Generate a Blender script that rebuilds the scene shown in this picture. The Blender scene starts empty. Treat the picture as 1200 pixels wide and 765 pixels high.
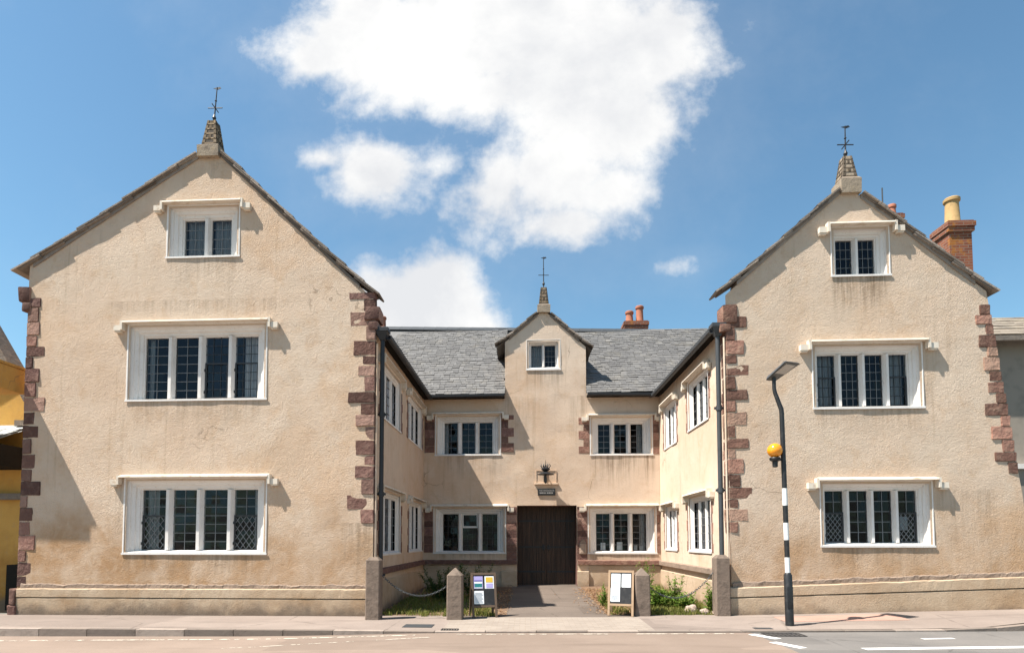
import bpy, bmesh, math, random
from mathutils import Vector, Matrix, noise
R = math.radians
random.seed(11)
S = bpy.context.scene
COL = S.collection

# ------------------------------------------------------------------ camera
CAM = Vector((0, 0, 1.6)); YAW = 3.3; PITCH = 3.0
cd = bpy.data.cameras.new('camera'); cam = bpy.data.objects.new('camera', cd); COL.objects.link(cam)
cam.location = CAM; cam.rotation_euler = (R(90 + PITCH), 0, R(YAW))
cd.sensor_width = 36; cd.sensor_fit = 'HORIZONTAL'; cd.lens = 36 * 715 / 1200
cd.shift_x = 26 / 1200; cd.shift_y = 212.5 / 1200
cd.clip_start = 0.1; cd.clip_end = 6000
S.camera = cam

# ------------------------------------------------------------------ light
SUNV = Vector((-.56, -.235, 1)).normalized()      # towards the sun
sl = bpy.data.lights.new('sun', 'SUN'); sl.energy = 5.0; sl.angle = R(.55); sl.color = (1, .955, .88)
sun = bpy.data.objects.new('sun', sl); COL.objects.link(sun)
sun.rotation_euler = (-SUNV).to_track_quat('-Z', 'Y').to_euler(); sun.location = (-20, -10, 30)
S.view_settings.view_transform = 'Standard'; S.view_settings.look = 'None'
S.view_settings.exposure = 1.17; S.view_settings.gamma = 1; S.view_settings.use_curve_mapping = False

w = bpy.data.worlds.new('World'); S.world = w; w.use_nodes = True
def build_world():
    nt = w.node_tree; N = nt.nodes; L = nt.links; N.clear()
    def n(t, **k):
        q = N.new(t)
        for a, b in k.items(): setattr(q, a, b)
        return q
    def math_(op, a, b=None, c=None, clamp=False):
        q = n('ShaderNodeMath', operation=op); q.use_clamp = clamp
        for i, v in enumerate((a, b, c)):
            if v is None: continue
            if isinstance(v, (int, float)): q.inputs[i].default_value = v
            else: L.new(v, q.inputs[i])
        return q.outputs[0]
    out = n('ShaderNodeOutputWorld'); bg = n('ShaderNodeBackground'); L.new(bg.outputs[0], out.inputs[0])
    sky = n('ShaderNodeTexSky', sky_type='NISHITA'); sky.sun_disc = False
    sky.sun_elevation = math.asin(SUNV.z); sky.sun_rotation = math.atan2(SUNV.x, SUNV.y) % (2 * math.pi)
    sky.altitude = 80; sky.air_density = 1.15; sky.dust_density = .6; sky.ozone_density = 1.6
    tc = n('ShaderNodeTexCoord'); sep = n('ShaderNodeSeparateXYZ'); L.new(tc.outputs['Generated'], sep.inputs[0])
    ay = math_('MAXIMUM', math_('ABSOLUTE', sep.outputs[1]), .03)
    u = math_('DIVIDE', sep.outputs[0], ay); v = math_('DIVIDE', sep.outputs[2], ay)
    uv = n('ShaderNodeCombineXYZ'); L.new(u, uv.inputs[0]); L.new(v, uv.inputs[1]); L.new(math_('GREATER_THAN', sep.outputs[1], 0), uv.inputs[2])
    nz = n('ShaderNodeTexNoise'); nz.inputs['Scale'].default_value = 3.4; nz.inputs['Detail'].default_value = 9; nz.inputs['Roughness'].default_value = .6
    nz.inputs['Distortion'].default_value = .25; L.new(uv.outputs[0], nz.inputs['Vector'])
    n2 = n('ShaderNodeTexNoise'); n2.inputs['Scale'].default_value = 9; n2.inputs['Detail'].default_value = 9; n2.inputs['Roughness'].default_value = .62
    L.new(uv.outputs[0], n2.inputs['Vector'])
    def uvpx(px, py):
        f = Vector((-math.sin(R(YAW)) * math.cos(R(PITCH)), math.cos(R(YAW)) * math.cos(R(PITCH)), math.sin(R(PITCH))))
        r = Vector((math.cos(R(YAW)), math.sin(R(YAW)), 0)); up = r.cross(f)
        d = f + r * (px - 574) / 715 - up * (py - 595) / 715
        return d.x / d.y, d.z / d.y
    blobs = [(590, 30, 200, 105, 1), (430, 45, 110, 75, 1), (735, 60, 95, 90, 1), (680, 125, 125, 110, 1.05), (370, 70, 60, 40, .8),
             (660, 205, 95, 65, .85), (580, 215, 62, 72, .72), (672, 262, 78, 30, .8), (440, 200, 92, 52, .85), (378, 186, 52, 28, .7), (515, 195, 60, 34, .55),
             (507, 352, 62, 58, 1.05), (455, 370, 70, 62, 1.0), (530, 400, 60, 60, .9), (786, 314, 24, 15, .36), (610, -120, 300, 120, 1), (500, 95, 120, 60, .8), (610, 110, 110, 70, .9), (700, 225, 70, 60, .7),
             (-900, 120, 330, 110, .9), (1900, 200, 300, 120, .9), (2300, -300, 400, 200, 1), (-500, -700, 500, 260, 1)]
    cur = None
    for px, py, rx, ry, s in blobs:
        cu, cv = uvpx(px, py)
        a = n('ShaderNodeVectorMath', operation='SUBTRACT'); L.new(uv.outputs[0], a.inputs[0]); a.inputs[1].default_value = (cu, cv, 1)
        b = n('ShaderNodeVectorMath', operation='MULTIPLY'); L.new(a.outputs[0], b.inputs[0]); b.inputs[1].default_value = (715 / rx, 715 / ry, 3)
        c = n('ShaderNodeVectorMath', operation='LENGTH'); L.new(b.outputs[0], c.inputs[0])
        d = math_('MULTIPLY', math_('SUBTRACT', 1.3, c.outputs['Value']), s)
        cur = d if cur is None else math_('SMOOTH_MAX', cur, d, .12)
    # elsewhere in the sky: loose fair-weather clouds behind the viewer
    nb = n('ShaderNodeTexNoise'); nb.inputs['Scale'].default_value = 2.6; nb.inputs['Detail'].default_value = 7; L.new(tc.outputs['Generated'], nb.inputs['Vector'])
    behind = math_('MULTIPLY', math_('SUBTRACT', math_('MULTIPLY', nb.outputs['Fac'], 3.0), 2.1), math_('LESS_THAN', sep.outputs[1], 0))
    behind = math_('SUBTRACT', behind, math_('MULTIPLY', math_('GREATER_THAN', sep.outputs[1], 0), 5))
    cur = math_('MAXIMUM', math_('MAXIMUM', cur, -1.0), behind)
    dens = math_('ADD', cur, math_('ADD', math_('MULTIPLY', math_('SUBTRACT', nz.outputs['Fac'], .5), 1.75), math_('MULTIPLY', math_('SUBTRACT', n2.outputs['Fac'], .5), 1.5)))
    mr = n('ShaderNodeMapRange', interpolation_type='SMOOTHSTEP'); L.new(dens, mr.inputs[0])
    mr.inputs[1].default_value = -.06; mr.inputs[2].default_value = .68; mr.inputs[3].default_value = 0; mr.inputs[4].default_value = 1
    cov = math_('MULTIPLY', math_('MULTIPLY', mr.outputs[0], .985), math_('GREATER_THAN', sep.outputs[2], 0.0))
    # thin haze veil close to the clouds
    mv = n('ShaderNodeMapRange', interpolation_type='SMOOTHSTEP'); L.new(dens, mv.inputs[0])
    mv.inputs[1].default_value = -1.0; mv.inputs[2].default_value = .5; mv.inputs[3].default_value = 0; mv.inputs[4].default_value = .09
    cov = math_('MAXIMUM', cov, math_('MULTIPLY', mv.outputs[0], math_('GREATER_THAN', sep.outputs[2], 0.0)))
    # cloud body tone: thick cores slightly grey, rims bright
    n3 = n('ShaderNodeTexNoise'); n3.inputs['Scale'].default_value = 4.2; n3.inputs['Detail'].default_value = 6
    mp = n('ShaderNodeMapping'); mp.inputs['Location'].default_value = (.06, -.1, 0); L.new(uv.outputs[0], mp.inputs[0]); L.new(mp.outputs[0], n3.inputs['Vector'])
    mp2 = n('ShaderNodeMapping'); mp2.inputs['Location'].default_value = (.035, -.05, 0); L.new(uv.outputs[0], mp2.inputs[0])
    nz2 = n('ShaderNodeTexNoise'); nz2.inputs['Scale'].default_value = 3.4; nz2.inputs['Detail'].default_value = 9; nz2.inputs['Roughness'].default_value = .6; nz2.inputs['Distortion'].default_value = .25; L.new(mp2.outputs[0], nz2.inputs['Vector'])
    relief = math_('SUBTRACT', nz2.outputs['Fac'], nz.outputs['Fac'])
    tone = n('ShaderNodeMapRange'); L.new(math_('ADD', math_('ADD', n3.outputs['Fac'], math_('MULTIPLY', dens, .07)), math_('MULTIPLY', relief, 1.3)), tone.inputs[0])
    tone.inputs[1].default_value = .38; tone.inputs[2].default_value = .78; tone.inputs[3].default_value = 0; tone.inputs[4].default_value = 1
    cm = n('ShaderNodeMix', data_type='RGBA'); L.new(tone.outputs[0], cm.inputs['Factor'])
    cm.inputs['A'].default_value = (9.4, 9.35, 9.2, 1); cm.inputs['B'].default_value = (7.4, 7.5, 7.7, 1)
    gain = n('ShaderNodeMix', data_type='RGBA', blend_type='MULTIPLY'); gain.inputs['Factor'].default_value = 1
    L.new(sky.outputs[0], gain.inputs['A']); gain.inputs['B'].default_value = (1.15, 1.5, 1.5, 1)
    mx = n('ShaderNodeMix', data_type='RGBA'); L.new(cov, mx.inputs['Factor']); L.new(gain.outputs['Result'], mx.inputs['A']); L.new(cm.outputs['Result'], mx.inputs['B'])
    L.new(mx.outputs['Result'], bg.inputs[0]); bg.inputs[1].default_value = .05
build_world()

# ------------------------------------------------------------------ materials
class NT:
    def __init__(s, name):
        s.m = bpy.data.materials.new(name); s.m.use_nodes = True
        s.t = s.m.node_tree; s.N = s.t.nodes; s.L = s.t.links
        s.b = s.N['Principled BSDF']; s.out = s.N['Material Output']
        s._pos = None
    def n(s, t, **k):
        q = s.N.new(t)
        for a, b in k.items(): setattr(q, a, b)
        return q
    def set(s, sock, v):
        if isinstance(v, bpy.types.NodeSocket): s.L.new(v, sock)
        elif isinstance(v, (tuple, list)): sock.default_value = tuple(v) + ((1,) if len(v) == 3 and len(sock.default_value) == 4 else ())
        else: sock.default_value = v
    def pos(s):
        if s._pos is None: s._pos = s.n('ShaderNodeNewGeometry')
        return s._pos.outputs['Position']
    def isl(s):
        s.pos(); return s._pos.outputs['Random Per Island']
    def xyz(s):
        q = s.n('ShaderNodeSeparateXYZ'); s.L.new(s.pos(), q.inputs[0]); return q.outputs
    def scaled(s, sc, loc=(0, 0, 0)):
        q = s.n('ShaderNodeMapping'); q.inputs['Scale'].default_value = sc; q.inputs['Location'].default_value = loc
        s.L.new(s.pos(), q.inputs[0]); return q.outputs[0]
    def noise(s, scale, detail=5, rough=.55, vec=None, dist=0):
        q = s.n('ShaderNodeTexNoise'); q.inputs['Scale'].default_value = scale; q.inputs['Detail'].default_value = detail
        q.inputs['Roughness'].default_value = rough; q.inputs['Distortion'].default_value = dist
        s.L.new(vec if vec is not None else s.pos(), q.inputs['Vector']); return q.outputs['Fac']
    def vor(s, scale, feature='F1', vec=None):
        q = s.n('ShaderNodeTexVoronoi', feature=feature); q.inputs['Scale'].default_value = scale
        s.L.new(vec if vec is not None else s.pos(), q.inputs['Vector']); return q.outputs['Distance']
    def math(s, op, a, b=0, clamp=False):
        q = s.n('ShaderNodeMath', operation=op); q.use_clamp = clamp; s.set(q.inputs[0], a); s.set(q.inputs[1], b); return q.outputs[0]
    def rng(s, v, a, b, c=0, d=1, smooth=True):
        q = s.n('ShaderNodeMapRange', interpolation_type='SMOOTHSTEP' if smooth else 'LINEAR'); s.L.new(v, q.inputs[0])
        for i, x in enumerate((a, b, c, d)): q.inputs[i + 1].default_value = x
        return q.outputs[0]
    def mix(s, f, a, b, mode='MIX'):
        q = s.n('ShaderNodeMix', data_type='RGBA', blend_type=mode); s.set(q.inputs['Factor'], f); s.set(q.inputs['A'], a); s.set(q.inputs['B'], b)
        return q.outputs['Result']
    def bump(s, h, strength=.5, dist=.02, base=None):
        q = s.n('ShaderNodeBump'); q.inputs['Strength'].default_value = strength; q.inputs['Distance'].default_value = dist
        s.L.new(h, q.inputs['Height'])
        if base is not None: s.L.new(base, q.inputs['Normal'])
        return q.outputs[0]
    def fin(s, col, rough=.9, bump=None, spec=.3, metal=0):
        s.set(s.b.inputs['Base Color'], col); s.set(s.b.inputs['Roughness'], rough)
        s.b.inputs['Specular IOR Level'].default_value = spec; s.b.inputs['Metallic'].default_value = metal
        if bump is not None: s.L.new(bump, s.b.inputs['Normal'])
        return s.m

def plaster(name, base, warm, tan, rough_amt, dirt_h=2.4, runs=(), cracks=.5):
    t = NT(name)
    big = t.noise(.45, 4, .6); mid = t.noise(1.7, 5, .62, dist=.4); fine = t.noise(9, 4, .6)
    col = t.mix(t.rng(big, .36, .66), base, warm)
    col = t.mix(t.rng(mid, .52, .74, 0, .45), col, tan)
    pale = tuple(min(.9, c * 1.12) for c in base)
    col = t.mix(t.rng(t.noise(1.1, 4, .6, vec=t.scaled((1, 1, 1), (7, 3, 5))), .55, .75, 0, .5), col, pale)
    z = t.xyz()[2]
    # weathered lower wall: iron-brown wash with its own ragged outline
    low = t.math('MULTIPLY', t.rng(t.math('ADD', z, t.math('MULTIPLY', t.noise(.9, 5, .6), -3.2)), -1.4 + dirt_h - 2.4, .7 + dirt_h - 2.4, 1, 0), t.rng(mid, .3, .65, .35, 1))
    col = t.mix(t.math('MULTIPLY', low, .95), col, (tan[0] * .72, tan[1] * .60, tan[2] * .46))
    # rain streaks
    st = t.noise(1, 4, .6, vec=t.scaled((5.5, 5.5, .28)))
    col = t.mix(t.math('MULTIPLY', t.rng(st, .57, .74), .34), col, (.30, .215, .14))
    # fine pitting and small grey blotches
    col = t.mix(t.rng(fine, .6, .8, 0, .25), col, (.34, .27, .21))
    # blotchy limewash: uneven coats and old soot
    col = t.mix(t.rng(t.noise(2.6, 6, .7, vec=t.scaled((1, 1, .8), (11, 2, 4)), dist=.6), .48, .74, 0, .42), col, (tan[0] * .86, tan[1] * .78, tan[2] * .70))
    col = t.mix(t.rng(t.noise(5.5, 6, .75, vec=t.scaled((1, 1, 1.3), (1, 9, 2))), .54, .76, 0, .32), col, (.27, .215, .17))
    col = t.mix(t.rng(t.noise(3.4, 6, .7, vec=t.scaled((1, 1, 1), (5, 5, 8))), .56, .76, 0, .4), col, pale)
    # repair patches: cells with soft but definite edges
    vq = t.n('ShaderNodeTexVoronoi', feature='F1'); vq.inputs['Scale'].default_value = .36; vq.feature = 'SMOOTH_F1'; vq.inputs['Smoothness'].default_value = .22
    wp = t.n('ShaderNodeMix', data_type='RGBA', blend_type='LINEAR_LIGHT'); wp.inputs['Factor'].default_value = .12; t.L.new(t.pos(), wp.inputs['A'])
    nzc = t.n('ShaderNodeTexNoise'); nzc.inputs['Scale'].default_value = 2.2; nzc.inputs['Detail'].default_value = 6; t.L.new(t.pos(), nzc.inputs['Vector']); t.L.new(nzc.outputs['Color'], wp.inputs['B']); t.L.new(wp.outputs['Result'], vq.inputs['Vector'])
    sc = t.n('ShaderNodeSeparateColor'); t.L.new(vq.outputs['Color'], sc.inputs[0])
    col = t.mix(t.math('MULTIPLY', t.rng(sc.outputs[0], .5, 1, 0, .34), t.rng(t.noise(1.3, 5, .65), .3, .6)), col, (tan[0] * 1.02, tan[1] * .9, tan[2] * .78))
    col = t.mix(t.rng(sc.outputs[1], .6, 1, 0, .35), col, (base[0] * 1.08, base[1] * 1.08, base[2] * 1.1))
    # hairline cracks
    if cracks:
        ve = t.n('ShaderNodeTexVoronoi', feature='DISTANCE_TO_EDGE'); ve.inputs['Scale'].default_value = .55; wq = t.n('ShaderNodeMix', data_type='RGBA', blend_type='LINEAR_LIGHT'); wq.inputs['Factor'].default_value = .22; t.L.new(t.pos(), wq.inputs['A']); t.L.new(nzc.outputs['Color'], wq.inputs['B']); t.L.new(wq.outputs['Result'], ve.inputs['Vector'])
        cr = t.math('MULTIPLY', t.rng(ve.outputs['Distance'], .002, .007, 1, 0), t.rng(t.noise(.8, 3, .5), .58, .68))
        col = t.mix(t.math('MULTIPLY', cr, cracks), col, (.16, .11, .075))
    # dirt washed down below sills and ledges
    if runs:
        rn = t.noise(1, 5, .65, vec=t.scaled((11, 11, .5), (3, 0, 1))); X = t.xyz()[0]; tot = None
        for (xa, xb, zt, ln, am) in runs:
            q = t.math('MULTIPLY', t.math('MULTIPLY', t.rng(X, xa - .08, xa + .1), t.rng(X, xb - .1, xb + .08, 1, 0)), t.math('MULTIPLY', t.rng(z, zt - ln, zt, 0, am), t.math('LESS_THAN', z, zt + .02)))
            tot = q if tot is None else t.math('ADD', tot, q)
        col = t.mix(t.math('MULTIPLY', tot, t.rng(rn, .38, .68, .12, 1), True), col, (.17, .115, .07))
    damp = t.rng(t.math('ADD', z, t.math('MULTIPLY', t.noise(2.6, 5, .6), -.55)), -.3, .03, .85, 0)
    col = t.mix(damp, col, (.14, .105, .08))
    lump = t.noise(8, 8, .82); grit = t.noise(32, 4, .75)
    h = t.math('ADD', lump, t.math('MULTIPLY', grit, .3))
    bp = t.bump(h, rough_amt, .04)
    return t.fin(col, .94, bp, .15)

M = {}
RUNS_FRONT = [(6.5, 7.6, 7.13, 1.1, .85), (-8.0, -6.4, 7.92, .8, .4), (-8.8, -5.8, 4.66, .7, .35), (6.1, 8.2, 4.3, .7, .35), (6.2, 8.3, 1.42, .6, .5), (-8.8, -5.8, 1.26, .6, .5), (-9.2, -8.85, 3.0, 2.2, .4), (-3.95, -3.3, 1.95, 1.3, .5), (8.4, 9.6, 2.6, 2.2, .3), (-9.4, -5.4, 6.95, .45, .3)]
RUNS_COURT = [(-2.8, -.8, 4.3, 1.0, .4), (2.1, 4.1, 4.26, 1.3, .75), (.0, 1.2, 7.03, .9, .5), (-.7, .2, 6.2, 2.0, .3), (1.4, 2.0, 6.2, 2.2, .4), (-2.9, -.6, 1.15, .3, .5), (2.0, 4.1, 1.15, .3, .6), (-3.3, -3.1, 6.0, 5, .35)]
M['roughcast'] = plaster('roughcast plaster', (.60, .475, .365), (.59, .445, .33), (.53, .37, .24), .85, 2.9, RUNS_FRONT)
M['plaster'] = plaster('smooth lime plaster', (.615, .488, .378), (.60, .455, .34), (.54, .38, .25), .3, 1.7, RUNS_COURT)
M['plinth'] = plaster('plinth render', (.50, .385, .275), (.47, .35, .24), (.38, .265, .17), .45, 1.2, (), .8)

def stone(name, a, b, c, bumpy=.8, moss=0):
    t = NT(name)
    i = t.isl(); nz = t.noise(6, 6, .65); n2 = t.noise(1.6, 3)
    col = t.mix(i, a, b); col = t.mix(t.rng(t.math('FRACT', t.math('MULTIPLY', i, 3.77)), .68, .8, 0, .6), col, c); col = t.mix(t.rng(nz, .45, .75, 0, .7), col, c)
    q = t.n('ShaderNodeHueSaturation'); t.L.new(col, q.inputs['Color']); t.L.new(t.rng(t.math('FRACT', t.math('MULTIPLY', i, 7.31)), 0, 1, .6, 1.55, False), q.inputs['Value'])
    col = q.outputs[0]
    if moss: col = t.mix(t.rng(t.noise(5, 6, .7), .5, .7, 0, moss), col, (.30, .17, .03))
    return t.fin(col, .95, t.bump(t.math('ADD', nz, t.math('MULTIPLY', t.noise(25, 4), .4)), bumpy, .03), .15)
M['quoin'] = stone('dark red sandstone', (.105, .058, .05), (.17, .09, .07), (.27, .17, .13), 1.2)
M['quoin_light'] = stone('red sandstone', (.155, .082, .062), (.235, .125, .092), (.33, .215, .155), 1.2)
M['pale_stone'] = stone('weathered limestone', (.25, .20, .15), (.31, .25, .185), (.13, .10, .08), .5, .3)
M['fret_dark'] = stone('stained limestone', (.06, .05, .042), (.085, .07, .055), (.12, .095, .07), .5, .35)
M['fret_mid'] = stone('lichened limestone', (.17, .125, .085), (.21, .16, .11), (.10, .075, .05), .5, .4)
M['fret_hole'] = stone('shadowed limestone', (.10, .08, .06), (.13, .10, .075), (.07, .055, .04), .5, .2)
M['footing'] = stone('grey footing stone', (.23, .17, .13), (.28, .205, .155), (.13, .095, .075), 1.0)
M['post'] = stone('weathered concrete', (.115, .085, .066), (.14, .105, .082), (.065, .05, .04), .5)
M['kerb'] = stone('granite kerb', (.19, .155, .13), (.23, .185, .155), (.14, .11, .09), .3)
M['rubble'] = stone('pinkish rubble', (.34, .25, .20), (.42, .32, .26), (.24, .18, .15), .8)

def simple(name, col, rough=.6, spec=.4, metal=0, var=.25, sc=9, bump=.15, dark=None):
    t = NT(name); nz = t.noise(sc, 5, .62)
    d = dark or tuple(c * .55 for c in col)
    c = t.mix(t.rng(nz, .48, .75, 0, var * 2), col, d)
    return t.fin(c, rough, t.bump(t.noise(sc * 4, 4), bump, .01) if bump else None, spec, metal)
def paint_white():
    t = NT('white painted stone')
    c = t.mix(t.rng(t.noise(3, 5, .6), .45, .75, 0, .5), (.70, .66, .62), (.56, .50, .445))
    c = t.mix(t.rng(t.noise(1, 5, .65, vec=t.scaled((14, 14, 1.4))), .6, .8, 0, .35), c, (.36, .28, .21))
    c = t.mix(t.rng(t.noise(22, 4, .7), .6, .7, 0, .6), c, (.42, .33, .26))
    return t.fin(c, .72, t.bump(t.noise(30, 4, .6), .25, .012), .3)
M['white'] = paint_white()
M['hood'] = simple('weathered hood mould', (.66, .58, .48), .85, .2, var=.4, sc=5, dark=(.40, .28, .18))
M['iron'] = simple('black iron', (.018, .018, .02), .5, .4, var=.3)
M['pipe_grey'] = simple('dark grey cast iron', (.05, .053, .056), .5, .4, var=.3)
M['lead'] = simple('lead cames', (.16, .165, .17), .5, .4, var=.2, bump=0)
M['lead_dark'] = simple('blackened cames', (.03, .03, .032), .5, .4, var=.2, bump=0)
M['curtain'] = simple('pale curtain', (.62, .62, .62), .9, .1, var=.15, sc=4)
M['verge'] = stone('stone verge slate', (.13, .11, .095), (.19, .16, .135), (.26, .21, .17), .7, .12)
M['terracotta'] = simple('terracotta pot', (.36, .14, .085), .8, .2, var=.3)
M['buff_pot'] = simple('buff clay pot', (.40, .26, .115), .8, .2, var=.3)
M['yellow'] = plaster('ochre limewash', (.55, .32, .085), (.52, .29, .08), (.42, .22, .065), .3)
M['grey_render'] = simple('grey render', (.27, .235, .195), .9, .15, var=.3, sc=2, bump=.4)
M['room_gloom'] = simple('room gloom black', (.014, .012, .010), .9, .1)  # gloom of unlit rooms put into the colour, keeps the panes dark
M['soil'] = simple('dark timber soffit', (.02, .017, .014), .9, .1)
M['black_paint'] = simple('black lamp paint', (.016, .016, .017), .42, .45, var=.25, dark=(.06, .055, .05))
M['white_band'] = simple('white band paint', (.78, .77, .74), .5, .4, var=.15, dark=(.55, .5, .44))
M['lamp_grey'] = simple('lamp housing grey', (.075, .078, .08), .45, .4, var=.1)
M['lens'] = simple('lamp lens', (.33, .31, .29), .2, .6, var=.05, bump=0)
M['timber'] = simple('light timber frame', (.36, .24, .15), .7, .25, var=.3, sc=6)
M['dark_timber'] = simple('stained timber frame', (.12, .08, .055), .7, .25, var=.3, sc=6)
M['blackboard'] = simple('blackboard', (.022, .021, .022), .55, .3, var=.3, dark=(.06, .055, .05))
M['paper'] = simple('white paper', (.82, .83, .84), .7, .2, var=.03, bump=0)
M['ink'] = simple('grey print', (.30, .31, .33), .8, .1, var=.05, bump=0)
M['lilac'] = simple('lilac print', (.40, .35, .62), .7, .2, var=.05, bump=0)
M['violet'] = simple('violet print', (.12, .10, .30), .7, .2, var=.05, bump=0)
M['teal'] = simple('teal print', (.03, .19, .20), .7, .2, var=.05, bump=0)
M['amber'] = simple('amber print', (.68, .44, .06), .7, .2, var=.05, bump=0)
M['plaque'] = simple('black plaque', (.02, .017, .015), .35, .5, var=.1)
M['letter'] = simple('pale lettering', (.38, .35, .33), .6, .3, var=.05, bump=0)

def mk_globe():
    t = NT('amber globe'); z = t.xyz()[2]
    m = t.fin(t.mix(t.noise(5, 2), (.78, .27, .01), (.84, .34, .015)), .16, None, .5)
    t.b.inputs['Subsurface Weight'].default_value = .5; t.b.inputs['Subsurface Radius'].default_value = (.08, .05, .01); t.b.inputs['Coat Weight'].default_value = .4
    return m
M['globe'] = mk_globe()
def mk_slate(name, a, b, c, lich):
    t = NT(name); i = t.isl(); nz = t.noise(14, 5, .65)
    col = t.mix(i, a, b); col = t.mix(t.rng(nz, .45, .72, 0, .55), col, c)
    col = t.mix(t.rng(t.noise(2.2, 6, .7), .50, .68, 0, .55), col, lich)
    col = t.mix(t.rng(t.noise(28, 3, .6), .62, .74, 0, .45), col, (.36, .35, .31))
    return t.fin(col, .62, t.bump(t.noise(20, 5, .7), .5, .02), .4)
M['slate'] = mk_slate('lichened grey slate', (.088, .083, .080), (.135, .128, .122), (.175, .166, .155), (.18, .162, .135))
M['slate_brown'] = mk_slate('brown stone tile', (.16, .13, .10), (.25, .2, .15), (.30, .26, .2), (.33, .28, .2))
M['slate_pale'] = mk_slate('pale slate', (.42, .43, .42), (.52, .53, .52), (.38, .40, .39), (.44, .47, .43))
def mk_brick():
    t = NT('red chimney brick'); q = t.n('ShaderNodeTexBrick'); x = t.xyz()
    cx = t.n('ShaderNodeCombineXYZ'); t.L.new(t.math('ADD', x[0], x[1]), cx.inputs[0]); t.L.new(x[2], cx.inputs[1]); t.L.new(cx.outputs[0], q.inputs['Vector'])
    q.inputs['Scale'].default_value = 1; q.inputs['Brick Width'].default_value = .225; q.inputs['Row Height'].default_value = .075; q.inputs['Mortar Size'].default_value = .008
    q.inputs['Color1'].default_value = (.15, .048, .03, 1); q.inputs['Color2'].default_value = (.25, .085, .045, 1); q.inputs['Mortar'].default_value = (.22, .16, .12, 1)
    c = t.mix(t.rng(t.noise(3.5, 5, .65), .54, .68, 0, .7), q.outputs['Color'], (.36, .14, .025))
    return t.fin(c, .9, t.bump(q.outputs['Fac'], -.5, .01), .2)
M['brick'] = mk_brick()
def mk_door():
    t = NT('dark oak boards'); g = t.noise(1, 6, .65, vec=t.scaled((26, 26, 1.2)))
    c = t.mix(t.rng(g, .35, .7), (.028, .015, .009), (.07, .037, .021))
    return t.fin(c, .6, t.bump(g, .4, .01), .35)
M['door'] = mk_door()
def mk_glass():
    t = NT('old window glass'); t.N.remove(t.b)
    gl = t.n('ShaderNodeBsdfGlossy'); gl.inputs['Roughness'].default_value = .015; gl.inputs['Color'].default_value = (.45, .48, .54, 1)
    tr = t.n('ShaderNodeBsdfTransparent'); tr.inputs['Color'].default_value = (.66, .69, .70, 1)
    lw = t.n('ShaderNodeFresnel'); lw.inputs['IOR'].default_value = 1.5
    bp = t.bump(t.noise(3.2, 3, .5), .22, .03)
    sn = t.n('ShaderNodeVectorMath', operation='SNAP'); t.L.new(t.pos(), sn.inputs[0]); sn.inputs[1].default_value = (.2, .2, .2)
    wn = t.n('ShaderNodeTexWhiteNoise', noise_dimensions='3D'); t.L.new(sn.outputs[0], wn.inputs['Vector'])
    sb = t.n('ShaderNodeVectorMath', operation='SUBTRACT'); t.L.new(wn.outputs['Color'], sb.inputs[0]); sb.inputs[1].default_value = (.5, .5, .5)
    sm = t.n('ShaderNodeVectorMath', operation='MULTIPLY_ADD'); t.L.new(sb.outputs[0], sm.inputs[0]); sm.inputs[1].default_value = (.07, .07, .07); t.L.new(bp, sm.inputs[2])
    nn_ = t.n('ShaderNodeVectorMath', operation='NORMALIZE'); t.L.new(sm.outputs[0], nn_.inputs[0]); bp = nn_.outputs[0]
    t.L.new(bp, gl.inputs['Normal']); t.L.new(bp, lw.inputs['Normal'])
    mx = t.n('ShaderNodeMixShader'); t.L.new(t.math('MULTIPLY', lw.outputs[0], 1.0, True), mx.inputs[0]); t.L.new(tr.outputs[0], mx.inputs[1]); t.L.new(gl.outputs[0], mx.inputs[2])
    t.L.new(mx.outputs[0], t.out.inputs[0]); return t.m
M['glass'] = mk_glass()
def mk_asphalt(name, a, b, spot, grit=.35, crack=True):
    t = NT(name)
    c = t.mix(t.rng(t.noise(.55, 6, .65), .35, .68), a, b)
    c = t.mix(t.rng(t.noise(90, 3, .7), .52, .74, 0, .5), c, spot)
    c = t.mix(t.rng(t.noise(1.4, 5, .6, vec=t.scaled((.25, 1.6, 1))), .52, .75, 0, .5), c, tuple(v * .55 for v in a))
    c = t.mix(t.rng(t.noise(22, 5, .75), .55, .75, 0, .45), c, tuple(v * .6 for v in a))
    pv = t.n('ShaderNodeTexVoronoi', feature='F1', distance='CHEBYCHEV'); pv.inputs['Scale'].default_value = .45; t.L.new(t.scaled((.5, 1.2, 1), (.3, .2, 0)), pv.inputs['Vector']); ps = t.n('ShaderNodeSeparateColor'); t.L.new(pv.outputs['Color'], ps.inputs[0])
    c = t.mix(t.rng(ps.outputs[0], .62, .7, 0, .3), c, tuple(v * .62 for v in a))
    if crack:
        e = t.vor(.42, 'DISTANCE_TO_EDGE', vec=None)
        c = t.mix(t.rng(t.math('ADD', e, t.math('MULTIPLY', t.noise(3, 5), .05)), .022, .034, .55, 0), c, tuple(v * .45 for v in a))
    return t.fin(c, .9, t.bump(t.noise(120, 3, .7), grit, .008), .2)
M['road_buff'] = mk_asphalt('buff road surfacing', (.215, .16, .125), (.255, .192, .152), (.31, .25, .205), crack=False)
M['road_grey'] = mk_asphalt('grey asphalt', (.14, .128, .118), (.175, .158, .144), (.26, .24, .22))
M['pave'] = mk_asphalt('worn grey pavement', (.215, .17, .143), (.26, .208, .176), (.33, .275, .235))
M['path'] = mk_asphalt('courtyard tarmac', (.115, .09, .073), (.15, .118, .096), (.21, .172, .14))
M['pink_pave'] = mk_asphalt('pinkish paving', (.33, .195, .15), (.37, .235, .185), (.42, .3, .25), crack=False)
M['ground'] = mk_asphalt('town ground', (.13, .12, .1), (.16, .15, .12), (.2, .19, .16), crack=False)
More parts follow.
